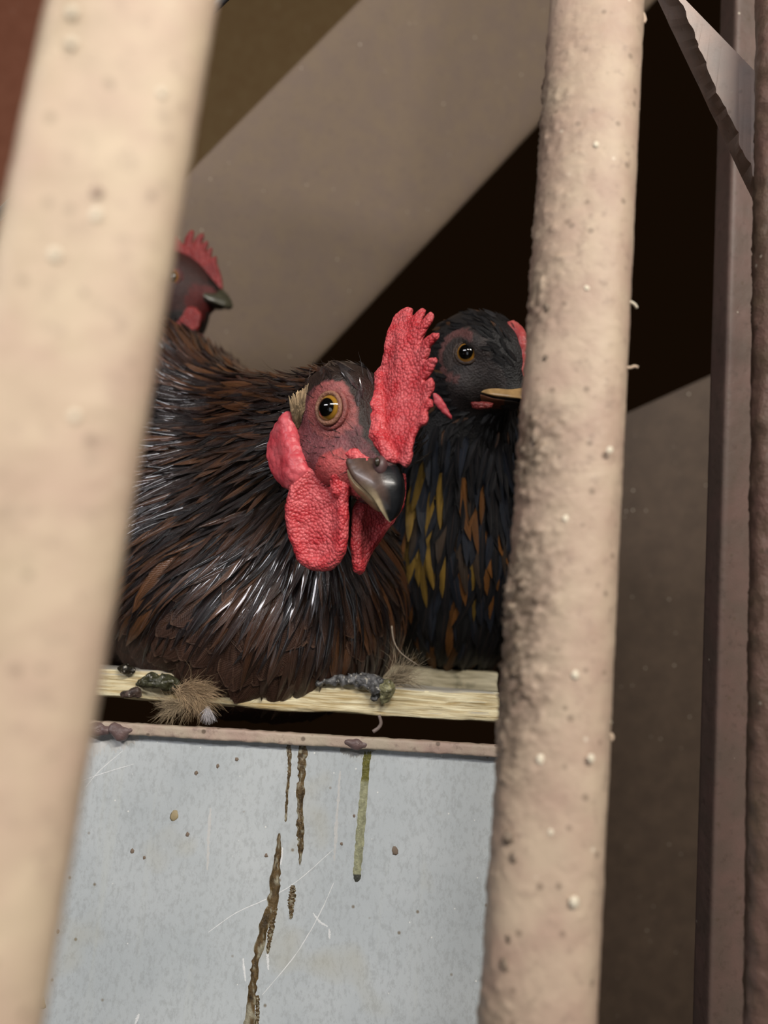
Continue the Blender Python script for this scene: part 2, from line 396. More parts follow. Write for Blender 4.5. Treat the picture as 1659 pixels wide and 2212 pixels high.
for i, (px, py, r) in enumerate([(1197, 1465, 9), (1182, 1683, 8), (1098, 1810, 12), (1112, 1855, 10), (1145, 1905, 9), (1100, 2030, 10), (1090, 2090, 12), (1182, 660, 9), (1180, 768, 9), (1155, 945, 10), (1232, 262, 10)]):
    p = on_bar(PB, px, py) + PB['f'] * .0012; dd = (p - EYE) @ FW; V, F_ = blob('f', p, r / FPX * dd, None, None, (1, .8, 1.2), i + 30, nn=.5)
    mesh('grime_spot', V, F_, mat_plain('grime', (.22, .165, .12), .7) if i == 0 else bpy.data.materials['grime'], parent=post)
def tube(name, pts, radii, mat, nseg=8, **k):
    pts = np.asarray(pts, float); n = len(pts); T = np.gradient(pts, axis=0); T = unit_rows(T)
    ref = np.array([.3, .5, .8]); A_ = unit_rows(np.cross(T, ref)); B_ = np.cross(T, A_)
    th = np.linspace(0, 2 * math.pi, nseg, endpoint=False); r = np.broadcast_to(np.asarray(radii, float), (n,))
    V = pts[:, None] + r[:, None, None] * (np.cos(th)[None, :, None] * A_[:, None] + np.sin(th)[None, :, None] * B_[:, None])
    F_ = [[i * nseg + j, i * nseg + (j + 1) % nseg, (i + 1) * nseg + (j + 1) % nseg, (i + 1) * nseg + j] for i in range(n - 1) for j in range(nseg)]
    F_ += [list(range(nseg))[::-1], [(n - 1) * nseg + j for j in range(nseg)]]
    return mesh(name, V.reshape(-1, 3), F_, mat, **k)
def smooth_path(P, n=24):
    P = [np.asarray(p, float) for p in P]; P = [2 * P[0] - P[1]] + P + [2 * P[-1] - P[-2]]; out = []
    m_ = len(P) - 3
    for q in np.linspace(0, m_ - 1e-6, n):
        i = int(q); t = q - i; a, b, c, d = P[i:i + 4]
        out.append(.5 * ((2 * b) + (c - a) * t + (2 * a - 5 * b + 4 * c - d) * t * t + (3 * b - a - 3 * c + d) * t ** 3))
    return np.array(out)
for i, (pl, r) in enumerate([([(1383, 25), (1390, 34), (1393, 45), (1388, 50)], 5), ([(1360, 652), (1367, 655), (1373, 660), (1376, 666)], 4), ([(1350, 792), (1361, 795), (1370, 791), (1378, 794)], 4),
                            ([(1374, 200), (1381, 205)], 4), ([(1376, 233), (1381, 237)], 3), ([(1311, 1550), (1316, 1556), (1319, 1562)], 5), ([(1312, 1586), (1322, 1590), (1320, 1600)], 6), ([(1331, 1165), (1336, 1172)], 4)]):
    d = float(np.interp(pl[0][1], [0, 2212], [.2, .158])) + .001; pl = [(pl[0][0] - 22, pl[0][1] - 2)] + pl
    pts = smooth_path([CW(x, y, d) for x, y in pl], 8)
    tube('paint_drip', pts, r / FPX * d * np.linspace(1, .8, 8), M_fleck if i % 2 else M_bar, parent=post)
M_wire = mat_plain('grey_wire', (.25, .27, .30), .35, .6, .7)
tube('steel_wire', smooth_path([CW(-500, 760, .26), CW(-60, 500, .24), CW(2, 460, .235), CW(40, 425, .23), CW(210, 270, .225), CW(390, 90, .225), CW(472, 5, .225), CW(560, -80, .225), CW(800, -330, .226), CW(1100, -700, .228)], 60), .0015, M_wire,
     label='thin grey wire passing behind the blurred beige bar', cat='wire')

# torch-cut gusset at the top right
def wedge():
    nL, nA, nB = 90, 10, 8
    t = np.linspace(0, 1, nL)
    lo0, lo1 = C(1448, -46, .238), C(1700, 544, .228)             # front lower edge
    up0, up1 = C(1462, -20, .238), C(1700, 225, .228)             # front upper edge
    bl0, bl1 = C(1398, -46, .252), C(1700, 588, .246)             # back lower edge
    lo = lo0 + (lo1 - lo0) * t[:, None]; up = up0 + (up1 - up0) * t[:, None]; bl = bl0 + (bl1 - bl0) * t[:, None]
    bu = up + np.array([.0, .0, .0035])
    lo = lo + np.stack([.0008 * vnoise(np.stack([t * 26, t * 0, t * 0], 1), 3) + .00025 * vnoise(np.stack([t * 70, t * 0, t * 0], 1), 4), t * 0, t * 0], 1)
    sec = []
    for i in range(nL):
        r = [lo[i] + (up[i] - lo[i]) * q for q in np.linspace(0, 1, nA, endpoint=False)] + [up[i] + (bu[i] - up[i]) * q for q in np.linspace(0, 1, 4, endpoint=False)] \
            + [bu[i] + (bl[i] - bu[i]) * q for q in np.linspace(0, 1, 4, endpoint=False)] + [bl[i] + (lo[i] - bl[i]) * q for q in np.linspace(0, 1, nB, endpoint=False)]
        sec.append(r)
    S = np.array(sec); ns = S.shape[1]
    scal = np.zeros(S.shape[:2]); k0 = nA + 8
    for j in range(nB): scal[:, k0 + j] = .0011 * (vnoise(np.stack([t * 24 + j * .15, t * 0 + j * .1, t * 0], 1), 8)) * math.sin(math.pi * min(1, (j + .5) / nB))
    S = S + scal[..., None] * np.array([.6, .4, .5])
    V = to_world(S.reshape(-1, 3)); F_ = [[i * ns + j, (i + 1) * ns + j, (i + 1) * ns + (j + 1) % ns, i * ns + (j + 1) % ns] for i in range(nL - 1) for j in range(ns)]
    F_ += [list(range(ns)), [(nL - 1) * ns + j for j in range(ns)][::-1]]
    return V, F_
V, F_ = wedge()
o = mesh('gusset_plate', V, F_, M_pink, label='pink torch-cut gusset plate slanting across the top right corner', cat='bracket', smooth=False)

# ------------------------------------------------------------------ galvanised sheet, frame rail, slats
SX = unit(CW(1075, 1620, .25) - CW(180, 1566, .256)); SZ = np.array([0, 0, 1.]); SN = -unit(np.cross(SX, SZ))   # SN points away from the camera
S0 = CW(180, 1572, .256)
def on_sheet(px, py, lift=0.):
    d = unit(CW(px, py, 1) - EYE); t = ((S0 - EYE) @ SN) / (d @ SN); return EYE + d * t - SN * lift
a = on_sheet(60, 1560); b = on_sheet(1110, 1627); h = .17; t_ = SN * .0012
xa, xb = (a - S0) @ SX, (b - S0) @ SX
a = S0 + SX * xa; b = S0 + SX * xb
mt, nt, P = new_mat('galvanised_steel'); g = G(nt); o_ = g.obj()
n1 = g.noise(o_, 26, 3); n2 = g.noise(g.mapping(o_, (620, 620, 380)), 1, 5, .75); n3 = g.noise(g.mapping(o_, (160, 160, 9)), 1, 4, .6)
c_ = g.mix(g.ramp(n1, (.3, 0.), (.7, 1.)), (.53, .572, .585), (.65, .685, .69))
c_ = g.mix(g.math('MULTIPLY', g.ramp(n2, (.38, 1.), (.52, 0.)), .34), c_, (.33, .345, .34))
c_ = g.mix(g.math('MULTIPLY', g.ramp(n2, (.66, 0.), (.75, 1.)), .55), c_, (.75, .78, .76))
c_ = g.mix(g.math('MULTIPLY', g.ramp(n3, (.6, 0.), (.75, 1.)), .30), c_, (.68, .70, .64))
c_ = g.mix(g.math('MULTIPLY', g.ramp(g.vor(o_, 110), (.03, 1.), (.075, 0.)), .8), c_, (.20, .14, .07))
c_ = g.mix(g.ramp(g.vor(g.mapping(o_, loc=(5, 2, 1)), 170), (.03, 1.), (.055, 0.)), c_, (.9, .9, .86))
c_ = g.mix(g.math('MULTIPLY', g.ramp(g.noise(g.mapping(o_, loc=(2, 2, 2)), 34, 2), (.6, 0.), (.72, 1.)), .35), c_, (.56, .50, .33))
g.put(P, 'Base Color', c_); g.put(P, 'Roughness', .42); g.put(P, 'Metallic', .12); g.put(P, 'Specular IOR Level', .4)
g.put(P, 'Normal', g.bump(n2, .25, .0002)); M_sheet = mt
V = [a, b, b - SZ * h, a - SZ * h, a + t_, b + t_, b - SZ * h + t_, a - SZ * h + t_]
sheet = mesh('metal_sheet', V, [(3, 2, 1, 0), (4, 5, 6, 7), (0, 1, 5, 4), (2, 3, 7, 6), (1, 2, 6, 5), (3, 0, 4, 7)], M_sheet, smooth=False,
             label='scratched grey galvanised sheet below the perch slats', cat='sheet')
def sdf_box_mesh(name, org, X, Y, Z, size, h, mat, disp, r=.0006, **k):
    size = np.asarray(size)
    def fn(q):
        d = np.abs(q) - (size / 2 - r)
        f = np.sqrt((np.maximum(d, 0) ** 2).sum(-1)) + np.minimum(d.max(-1), 0) - r
        return f - disp(q)
    V, F_ = surfnet(fn, -size / 2 - .003, size / 2 + .003, h)
    V = np.asarray(org) + V[:, :1] * X + V[:, 1:2] * Y + V[:, 2:] * Z
    return mesh(name, V, F_, mat, **k)
RL = xb - xa
rail_c = S0 + SX * ((xa + xb) / 2) - SN * .0012 + SZ * .0007
rail = sdf_box_mesh('frame_rail', rail_c, SX, SN, SZ, (RL, .0045, .0037), .0005, M_rim, lambda q: .0002 * fbm(q * 400, 2, 3),
                    label='thin worn pink steel rail along the top of the galvanised sheet', cat='rail')
def lump(name, pts, rad, mat, h=.0004, disp=.0004, sc_=900, **k):
    P_ = [np.asarray(p) for p in pts]; rr = rad if hasattr(rad, '__len__') else [rad] * len(P_)
    lo = np.min(P_, 0) - max(rr) * 1.6 - disp * 2; hi = np.max(P_, 0) + max(rr) * 1.6 + disp * 2
    def fn(q):
        f = None
        for i in range(max(1, len(P_) - 1)):
            c = cone(q, P_[i], P_[min(i + 1, len(P_) - 1)] + 1e-6, rr[i], rr[min(i + 1, len(P_) - 1)])
            f = c if f is None else smin(f, c, max(rr) * .5)
        return f - disp * fbm(q * sc_, 3, 5)
    V, F_ = surfnet(fn, lo, hi, h)
    return mesh(name, V, F_, mat, **k)
def sh(px, py, l=.0): return on_sheet(px, py, l)
lump('weld_bead', [sh(190, 1571, .003), sh(216, 1574, .003), sh(240, 1576, .0028)], [.0017, .0021, .0015], M_weld, disp=.0003, sc_=500, parent=rail)
lump('weld_bead', [sh(252, 1572, .003), sh(266, 1583, .0022), sh(290, 1574, .0024)], [.0016, .0024, .0012], M_weld, disp=.0004, sc_=500, parent=rail, label='darker cracked weld bead')
lump('weld_bead', [sh(752, 1602, .0028), sh(772, 1606, .0025), sh(795, 1605, .0024)], [.0011, .0017, .0011], M_weld, disp=.0003, sc_=500, parent=rail)
M_scale = mat_plain('white_corrosion', (.62, .62, .60), .7, .3)

M_drop = mat_attr('dropping_crust', .35, .5, 1500, .8)
M_white = mat_plain('white_scrape', (.88, .90, .88), .4)
def strip(name, pts, widths, mat, lift, parent, h=.0002, colf=None, jag=.35, seed=0, **k):
    """a thin crust lying on the sheet, with ragged sides"""
    P_ = smooth_path([sh(x, y) for x, y in pts], 60); W_ = np.interp(np.linspace(0, 1, 60), np.linspace(0, 1, len(widths)), widths) / FPX * .25
    T = unit_rows(np.gradient(P_, axis=0)); S_ = np.cross(T, SN); n = 7; rows = []; W_[-2:] *= [.75, .35]; W_[0] *= .6
    for i in range(60):
        w1 = W_[i] * (1 + jag * vnoise(np.array([i * .95, seed, 0]), seed) + .5 * jag * vnoise(np.array([i * .3, seed, 1]), seed)); w2 = W_[i] * (1 + jag * vnoise(np.array([i * .6, seed, 5]), seed + 9))
        r = []
        for j in range(n):
            s_ = j / (n - 1) * 2 - 1; hgt = lift * (1 - s_ * s_) * (.7 + .5 * vnoise(np.array([i * .9, j * 1.3, seed]), seed + 4)) - .00002
            r.append(P_[i] + S_[i] * (w2 * s_ if s_ > 0 else w1 * s_) - SN * max(hgt, -.00002))
        rows.append(r)
    V = np.array(rows).reshape(-1, 3); V = np.concatenate([V, V + SN * .0003]) ; m0 = 60 * n
    F_ = [[i * n + j, i * n + j + 1, (i + 1) * n + j + 1, (i + 1) * n + j] for i in range(59) for j in range(n - 1)]
    F_ += [[m0 + q for q in reversed(f)] for f in F_]
    col = None
    if colf is not None: col = np.array([colf(i / 59, seed + i * .3 + j) for i in range(60) for j in range(n)] * 2)
    return mesh(name, V, F_, mat, parent=parent, col=col, **k)
def cbrown(t, q): v = .5 + .5 * vnoise(np.array([t * 30, q * .7, 0]), 2); return (np.array([.115, .075, .032]) * (.25 + 1.7 * v) if v < .72 else np.array([.34, .31, .22])).tolist()
def cgreen(t, q):
    if t < .32: b = np.array([.13, .12, .02])
    elif t < .92: b = np.array([.33, .33, .20])
    else: b = np.array([.06, .06, .045])
    return (b * (.75 + .5 * (.5 + .5 * vnoise(np.array([t * 40, q, 0]), 3)))).tolist()
strip('dropping_streak', [(797, 1603), (790, 1660), (780, 1780), (774, 1850), (770, 1905)], [9, 9, 10, 10, 8], M_drop, .0002, sheet, colf=cgreen, jag=.15, seed=1, label='straight olive green dried streak')
strip('dropping_streak', [(655, 1602), (652, 1660), (648, 1740), (650, 1810), (648, 1868)], [11, 8, 8, 8, 2], M_drop, .0006, sheet, colf=cbrown, seed=2, label='short brown crusted streak under the rail')
strip('dropping_streak', [(624, 1606), (625, 1660), (620, 1720), (617, 1775)], [6, 4, 3, 3], M_drop, .0003, sheet, colf=cbrown, seed=3, label='faint narrow brown streak')
strip('dropping_streak', [(603, 1800), (598, 1870), (590, 1950), (570, 2010), (552, 2080), (545, 2140), (535, 2230)], [3, 8, 13, 10, 7, 9, 13], M_drop, .0007, sheet, colf=cbrown, seed=4, label='long thick brown crusted streak running off the bottom')
strip('dropping_streak', [(592, 1960), (585, 2010), (578, 2060)], [7, 6, 3], M_drop, .0005, sheet, colf=cbrown, seed=5)
strip('dropping_streak', [(556, 2150), (556, 2190), (552, 2240)], [4, 4, 5], M_drop, .0006, sheet, colf=cbrown, seed=8)
strip('dropping_streak', [(633, 1912), (630, 1940), (628, 1985)], [5, 8, 3], M_drop, .0006, sheet, colf=cbrown, seed=6, label='small isolated brown streak')
strip('corrosion_patch', [(165, 1596), (215, 1602), (262, 1598), (300, 1592)], [14, 22, 18, 8], M_scale, .0003, sheet, jag=.6, seed=71)
strip('corrosion_patch', [(735, 1618), (770, 1622), (812, 1616)], [8, 14, 6], mat_plain('grey_corrosion', (.33, .33, .31), .6, .4), .0002, sheet, jag=.6, seed=73)
for i, (pl, wd) in enumerate([([(450, 2014), (510, 1972), (580, 1940), (640, 1905), (720, 1835)], 1.3), ([(566, 2150), (640, 2060), (690, 1975), (722, 1905)], 1.5), ([(676, 1972), (690, 1990), (708, 2002)], 3), ([(711, 2006), (712, 2028)], 3.5),
                            ([(577, 2055), (580, 2095)], 4), ([(610, 1830), (606, 1868)], 3.5), ([(185, 1700), (215, 1665), (265, 1622)], 1.2), ([(165, 1690), (230, 1668), (290, 1650)], 1.), ([(735, 1665), (728, 1760), (722, 1860)], 5), ([(292, 2212), (300, 2190)], 4), ([(525, 2070), (530, 2120)], 3), ([(455, 1745), (450, 1810), (448, 1880)], 5)]):
    strip('scratch', pl, [wd * .6, wd, wd * .6], M_white if wd < 4.5 else M_scale, .00006, sheet, jag=.5, seed=20 + i)
for i, (px, py, r) in enumerate([(312, 1853, 3), (286, 1838, 4), (512, 1640, 4), (405, 1802, 4), (125, 2012, 4), (378, 1760, 9), (575, 1848, 4), (853, 1838, 7), (470, 1655, 4), (92, 2168, 9), (424, 1670, 4), (765, 1762, 3), (738, 1823, 3)]):
    V, F_ = blob('f', sh(px, py), r / FPX * .25, None, None, (1, .3, 1.1), 60 + i, nn=.5); mesh('dirt_fleck', V, F_, bpy.data.materials['grime'] if r < 9 else mat_plain('tan_fleck', (.40, .32, .18), .6), parent=sheet)

mt, nt, P = new_mat('splintery_pine'); g = G(nt); o_ = g.obj()
# grain runs along the slat (object X is close to the slat's length)
gr = g.noise(g.mapping(o_, (60, 700, 1100)), 1, 5, .65, .6); gb = g.noise(g.mapping(o_, (14, 120, 220)), 1, 3)
c_ = g.mix(g.ramp(gr, (.35, 0.), (.62, 1.)), (.50, .35, .14), (.98, .89, .60)); c_ = g.mix(g.math('MULTIPLY', g.ramp(gb, (.58, 0.), (.7, 1.)), .5), c_, (.42, .30, .14))
sepn = g.n('ShaderNodeSeparateXYZ'); geo = g.n('ShaderNodeNewGeometry'); nt.links.new(geo.outputs['True Normal'], sepn.inputs[0])
c_ = g.mix(g.ramp(sepn.outputs[2], (.35, 0.), (.75, 1.)), c_, (.46, .43, .36))
g.put(P, 'Base Color', c_); g.put(P, 'Roughness', .7); g.put(P, 'Normal', g.bump(gr, .8, .0008)); M_wood = mt
mt, nt, P = new_mat('weathered_pine'); g = G(nt); o_ = g.obj(); gr = g.noise(g.mapping(o_, (60, 500, 700)), 1, 4, .6, .6)
c_ = g.mix(g.ramp(gr, (.35, 0.), (.62, 1.)), (.44, .38, .24), (.70, .63, .45)); c_ = g.mix(g.ramp(g.noise(o_, 120, 3), (.55, 0.), (.7, 1.)), c_, (.25, .23, .15))
g.put(P, 'Base Color', c_); g.put(P, 'Roughness', .75); g.put(P, 'Normal', g.bump(gr, .7, .0008)); M_wood2 = mt
def slat(name, px0, py0, d0, px1, py1, d1, thick, deep, mat, label, seed):
    a = CW(px0, py0, d0); b = CW(px1, py1, d1); X = unit(b - a); Y = unit(np.cross(np.array([0, 0, 1.]), X)); Z = np.cross(X, Y)
    L = np.linalg.norm(b - a); c = (a + b) / 2 + Y * deep / 2
    dsp = lambda q: .00050 * fbm(q * np.array([70, 600, 800]), 3, seed) + .0006 * fbm(q * np.array([40, 60, 60]), 2, seed + 1)
    return sdf_box_mesh(name, c, X, Y, Z, (L, deep, thick), .0006, mat, dsp, r=.0009, label=label, cat='slat')
slat('wooden_slat', 60, 1464, .262, 1080, 1530, .262, .0092, .035, M_wood, 'fresh yellow splintery wooden slat directly under the brown hen', 11)
slat('wooden_slat', 60, 1412, .315, 1079, 1474, .315, .0085, .045, M_wood2, 'greyish weathered wooden slat behind the yellow slat, under the black hen', 31)

# ------------------------------------------------------------------ hens
def plane_fn(pt, n):
    pt = np.asarray(pt); n = unit(n)
    def M(px, py, h=0.):                          # bearing met at distance h in front of the head's middle plane
        ray = np.array([(px - CX) / FPX, -(py - CY) / FPX, 1.]); d = (n @ pt - h) / (n @ ray); return ray * d
    return M, n
def blade(name, outline, M, n, thick, rr, mat, parent, hvox=.0004, warp=None, ridge=None, off=0., **k):
    """fleshy sheet with its own thickness: outline points lie in the plane M"""
    P3 = np.array([M(x, y, off) for x, y in outline]); c = P3.mean(0)
    e1 = unit(np.cross(n, [0, 1, 0])); e2 = np.cross(n, e1)
    P2 = np.stack([(P3 - c) @ e1, (P3 - c) @ e2], 1)
    lo = P2.min(0) - .002; hi = P2.max(0) + .002
    nx, ny = np.ceil((hi - lo) / hvox).astype(int) + 1
    def fn(q):
        x, y, z = q[..., 0], q[..., 1], q[..., 2]
        s = poly_sdf(x[:, :, 0], y[:, :, 0], P2)[..., None] + 0 * z
        s = s + .00022 * vnoise(np.stack([x, y, 0 * x], -1) * 900, 3)
        th = thick * (1. if ridge is None else ridge(x, y, s))
        zz = z * rr / th
        return (np.sqrt(np.maximum(s + rr, 0) ** 2 + zz ** 2) - rr) * np.minimum(1, th / rr)
    V, F_ = surfnet(fn, (*lo, -thick * 4), (*hi, thick * 4), hvox)
    zz = V[:, 2] + (0 if warp is None else warp(V[:, 0], V[:, 1]))
    # gentle sub-millimetre folds
    W3 = c + V[:, :1] * e1 + V[:, 1:2] * e2 + zz[:, None] * n
    W3 = W3 + n * (.00022 * vnoise(W3 * 450, 2))[:, None]
    if np.linalg.det(np.stack([e1, e2, n])) < 0: F_ = F_[:, ::-1]
    return mesh(name, to_world(W3), F_, mat, parent=parent, **k)
def loft_beak(name, near, mid, M, n, mat, parent, colf, flip=1, nseg=26, nrow=22, **k):
    N_ = smooth_path([M(x, y, h) for x, y, h in near], nrow); H_ = np.interp(np.linspace(0, 1, nrow), np.linspace(0, 1, len(near)), [q[2] for q in near])
    K_ = smooth_path([M(x, y) for x, y in mid], nrow)
    pt = M(CX, CY); rows = []; cols = []
    th = np.linspace(0, math.pi, nseg)
    for i in range(nrow):
        hh = (pt - N_[i]) @ n; m0 = N_[i] + n * hh
        for q in th:
            e = 1.3; cc = math.copysign(abs(math.cos(q)) ** e, math.cos(q)); ss = abs(math.sin(q)) ** e
            rows.append(m0 - n * hh * cc + (K_[i] - m0) * ss); cols.append(colf(i / (nrow - 1), abs(math.cos(q))))
    V = np.array(rows); F_ = [[i * nseg + j, i * nseg + j + 1, (i + 1) * nseg + j + 1, (i + 1) * nseg + j][::flip] for i in range(nrow - 1) for j in range(nseg - 1)]
    F_ += [[i * nseg, (i + 1) * nseg, (i + 1) * nseg + nseg - 1, i * nseg + nseg - 1][::flip] for i in range(nrow - 1)]
    return mesh(name, to_world(V), F_, mat, parent=parent, col=cols, **k)
def eye_parts(parent, c, r, axis, iris, mat_name, lid_col, lid_r, squash=1.):
    c = np.asarray(c); ax = unit(axis); cw = to_world(c)
    th = np.linspace(0, math.pi, 25); ph = np.linspace(0, 2 * math.pi, 36, endpoint=False); T, Q = np.meshgrid(th, ph, indexing='ij')
    D = np.stack([np.sin(T) * np.cos(Q), np.sin(T) * np.sin(Q), np.cos(T)], -1).reshape(-1, 3)
    aw = unit(ax[0] * CR + ax[1] * CU + ax[2] * FW)
    bulge = 1 + .10 * np.clip((D @ aw - .75) / .25, 0, 1) ** 1.5
    F_ = np.array([[i * 36 + j, (i + 1) * 36 + j, (i + 1) * 36 + (j + 1) % 36, i * 36 + (j + 1) % 36] for i in range(24) for j in range(36)])
    eye = mesh('eye', cw + D * bulge[:, None] * r, F_, mat_eye(mat_name, iris, aw), parent=parent, origin=cw)
    # lids: a fleshy ring around the opening
    e1 = unit(np.cross(aw, [.1, .2, 1.])); e2 = np.cross(aw, e1)
    for kk, (ro, off, tr) in enumerate(((.86, .52, .17), (1.06, .26, .20))):
        u_ = np.linspace(0, 2 * math.pi, 60, endpoint=False); v_ = np.linspace(0, 2 * math.pi, 14, endpoint=False)
        Uu, Vv = np.meshgrid(u_, v_, indexing='ij'); rad = r * (ro + tr * np.cos(Vv) * lid_r)
        W_ = cw + aw * (r * off) + (np.cos(Uu) * rad)[..., None] * e1 + (np.sin(Uu) * rad * squash)[..., None] * e2 + (r * tr * lid_r * np.sin(Vv))[..., None] * aw
        W_ = W_.reshape(-1, 3); W_ = W_ + .00012 * fbm(W_ * 1800, 2, 3)[:, None] * aw
        Fl = np.array([[i * 14 + j, ((i + 1) % 60) * 14 + j, ((i + 1) % 60) * 14 + (j + 1) % 14, i * 14 + (j + 1) % 14] for i in range(60) for j in range(14)])
        colr = np.tile(np.array(lid_col[kk]), (len(W_), 1))
        mesh('eyelid' if kk == 0 else 'eye_ring', W_, Fl, M_skin, parent=eye, col=colr)
    return eye

def scatter(V, F_, count, space, keep):
    tri = np.concatenate([F_[:, :3], F_[:, [0, 2, 3]]]); A, B, Cc = V[tri[:, 0]], V[tri[:, 1]], V[tri[:, 2]]
    ar = np.linalg.norm(np.cross(B - A, Cc - A), axis=1); pick = rng.choice(len(tri), count * 5, p=ar / ar.sum())
    r1, r2 = np.sqrt(rng.random(len(pick))), rng.random(len(pick))
    P_ = (1 - r1)[:, None] * A[pick] + (r1 * (1 - r2))[:, None] * B[pick] + (r1 * r2)[:, None] * Cc[pick]
    P_ = P_[keep(P_)]
    out = []; cells = {}
    for p in P_:
        s = space(p) if callable(space) else space
        c = (int(p[0] // s), int(p[1] // s), int(p[2] // s)); bad = False
        for dx in (-1, 0, 1):
            for dy in (-1, 0, 1):
                for dz in (-1, 0, 1):
                    q = cells.get((c[0] + dx, c[1] + dy, c[2] + dz, round(s, 5)))
                    if q is not None and (q[0] - p[0]) ** 2 + (q[1] - p[1]) ** 2 + (q[2] - p[2]) ** 2 < s * s: bad = True
        if bad: continue
        cells[(*c, round(s, 5))] = p; out.append(p)
        if len(out) >= count: break
    return np.array(out)
def traces(bvh, pts, flow, Ls, steps, lift0, lift1, jit=.12):
    PA = np.empty((len(pts), steps + 1, 3)); NA = np.empty_like(PA)
    for i, p in enumerate(pts):
        pos = Vector(p); L = Ls[i] / steps; prev = None; j1, j2 = rng.normal(0, jit, 2); lf = .6 + .8 * rng.random()
        for s in range(steps + 1):
            loc, nor, _, _ = bvh.find_nearest(pos)
            f = Vector(flow(np.array(loc)))
            side = nor.cross(f); f = f + side * j1
            f = f - nor * f.dot(nor)
            if f.length < 1e-6: f = prev or Vector((1, 0, 0))
            f.normalize()
            if prev is not None: f = (f + prev * 1.2).normalized()
            prev = f; t = s / steps
            PA[i, s] = loc + nor * (lift0 + (lift1 - lift0) * lf * t ** 1.3); NA[i, s] = nor
            pos = loc + f * L
    return PA, NA
def ribbons(PA, NA, W, prof, cols, curl=.28, tw=.25, nx=5):
    """build one strip per trace; returns V, F, uv, col, rnd with a fixed number of verts per feather"""
    N, S, _ = PA.shape; T = unit_rows(np.gradient(PA, axis=1) + 1e-12); Bn = unit_rows(np.cross(NA, T) + 1e-12)
    ro = rng.normal(0, tw, N)[:, None, None] * np.linspace(.4, 1, S)[None, :, None]; B2 = Bn * np.cos(ro) + NA * np.sin(ro); N2 = np.cross(T, B2)
    s = np.linspace(-1, 1, nx); t = np.linspace(0, 1, S); pw = prof(t)
    Wd = W[:, None] * pw[None]
    V = PA[:, :, None] + B2[:, :, None] * (Wd[:, :, None] * s)[..., None] - N2[:, :, None] * (Wd[:, :, None] * curl * s ** 2)[..., None]
    uv = np.stack(np.broadcast_arrays(t[None, :, None], (s[None, None] * .5 + .5)), -1) + np.zeros((N, 1, 1, 1))
    col = cols[:, None, None, :] + np.zeros((1, S, nx, 1))
    rn = rng.random(N)[:, None, None] + np.zeros((1, S, nx))
    f = np.array([[i * nx + j, i * nx + j + 1, (i + 1) * nx + j + 1, (i + 1) * nx + j] for i in range(S - 1) for j in range(nx - 1)])
    F_ = (np.arange(N)[:, None, None] * S * nx + f[None]).reshape(-1, 4)
    return V.reshape(N, -1, 3), f, F_, uv.reshape(N, -1, 2), col.reshape(N, -1, 3), rn.reshape(N, -1)
def add_feathers(parent, sets, nbig, stuffname):
    """sets: list of (ribbons output, material, importance). The feathers showing largest become parts, the rest one mesh per material"""
    cand = []
    for k, (rb, mat, imp) in enumerate(sets):
        cand += [(imp[i], k, i) for i in range(len(imp))]
    cand.sort(key=lambda q: -q[0]); big = {(k, i) for v, k, i in cand[:nbig] if v > 0}
    for k, (rb, mat, imp) in enumerate(sets):
        V, f, F_, uv, col, rn = rb; N = len(V); keep = np.array([(k, i) not in big for i in range(N)]); nv = V.shape[1]
        for i in np.nonzero(~keep)[0]:
            mesh('feather', to_world(V[i]), f, mat, parent=parent, col=col[i], uv=uv[i], rnd=rn[i])
        m_ = int(keep.sum())
        if m_:
            FF = (np.arange(m_)[:, None, None] * nv + f[None]).reshape(-1, 4)
            mesh(stuffname[k], to_world(V[keep].reshape(-1, 3)), FF, mat, parent=parent, kind='stuff', col=col[keep].reshape(-1, 3), uv=uv[keep].reshape(-1, 2), rnd=rn[keep].ravel())
def importance(PA, NA, W, bvh, base=1.):
    mid = PA[:, PA.shape[1] // 2]; nn = NA[:, PA.shape[1] // 2]; vd = unit_rows(mid); fc = -(nn * vd).sum(1)
    px = CX + mid[:, 0] / mid[:, 2] * FPX; py = CY - mid[:, 1] / mid[:, 2] * FPX
    out = np.zeros(len(mid)); L = np.linalg.norm(np.diff(PA, axis=1), axis=2).sum(1)
    for i in range(len(mid)):
        if fc[i] < .15 or not (200 < px[i] < 1120 and 480 < py[i] < 1560): continue
        lb = 455 - .174 * py[i]
        if px[i] < lb: continue
        hit = bvh.ray_cast(Vector((0, 0, 0)), Vector(vd[i]))
        if hit[0] is not None and hit[3] < np.linalg.norm(mid[i]) - .004: continue
        out[i] = L[i] * W[i] * fc[i] / mid[i, 2] ** 2 * base
    return out
def bristles(name, bvh, pts, flow, Ls, r, mat, parent, lift=.0012, jit=.3, col=None, stand=.25, **k):
    PA, NA = traces(bvh, pts, flow, Ls, 3, .0001, lift, jit)
    N, S, _ = PA.shape; PA = PA + NA * (np.linspace(0, 1, S) ** 1.5)[None, :, None] * (Ls * stand * rng.random(N))[:, None, None]
    T = unit_rows(np.gradient(PA, axis=1) + 1e-12); Bn = unit_rows(np.cross(NA, T) + 1e-12); N2 = np.cross(T, Bn)
    wd = np.array([1, .9, .6, .08])[:S] * r
    V = np.stack([PA + (Bn * math.cos(a_) + N2 * math.sin(a_)) * wd[None, :, None] for a_ in (0, 2.1, 4.2)], 2)
    f = np.array([[i * 3 + j, i * 3 + (j + 1) % 3, (i + 1) * 3 + (j + 1) % 3, (i + 1) * 3 + j] for i in range(S - 1) for j in range(3)])
    FF = (np.arange(N)[:, None, None] * S * 3 + f[None]).reshape(-1, 4)
    c = None if col is None else np.tile(np.array(col), (N * S * 3, 1))
    mesh(name, to_world(V.reshape(-1, 3)), FF, mat, parent=parent, kind='stuff', col=c, **k)
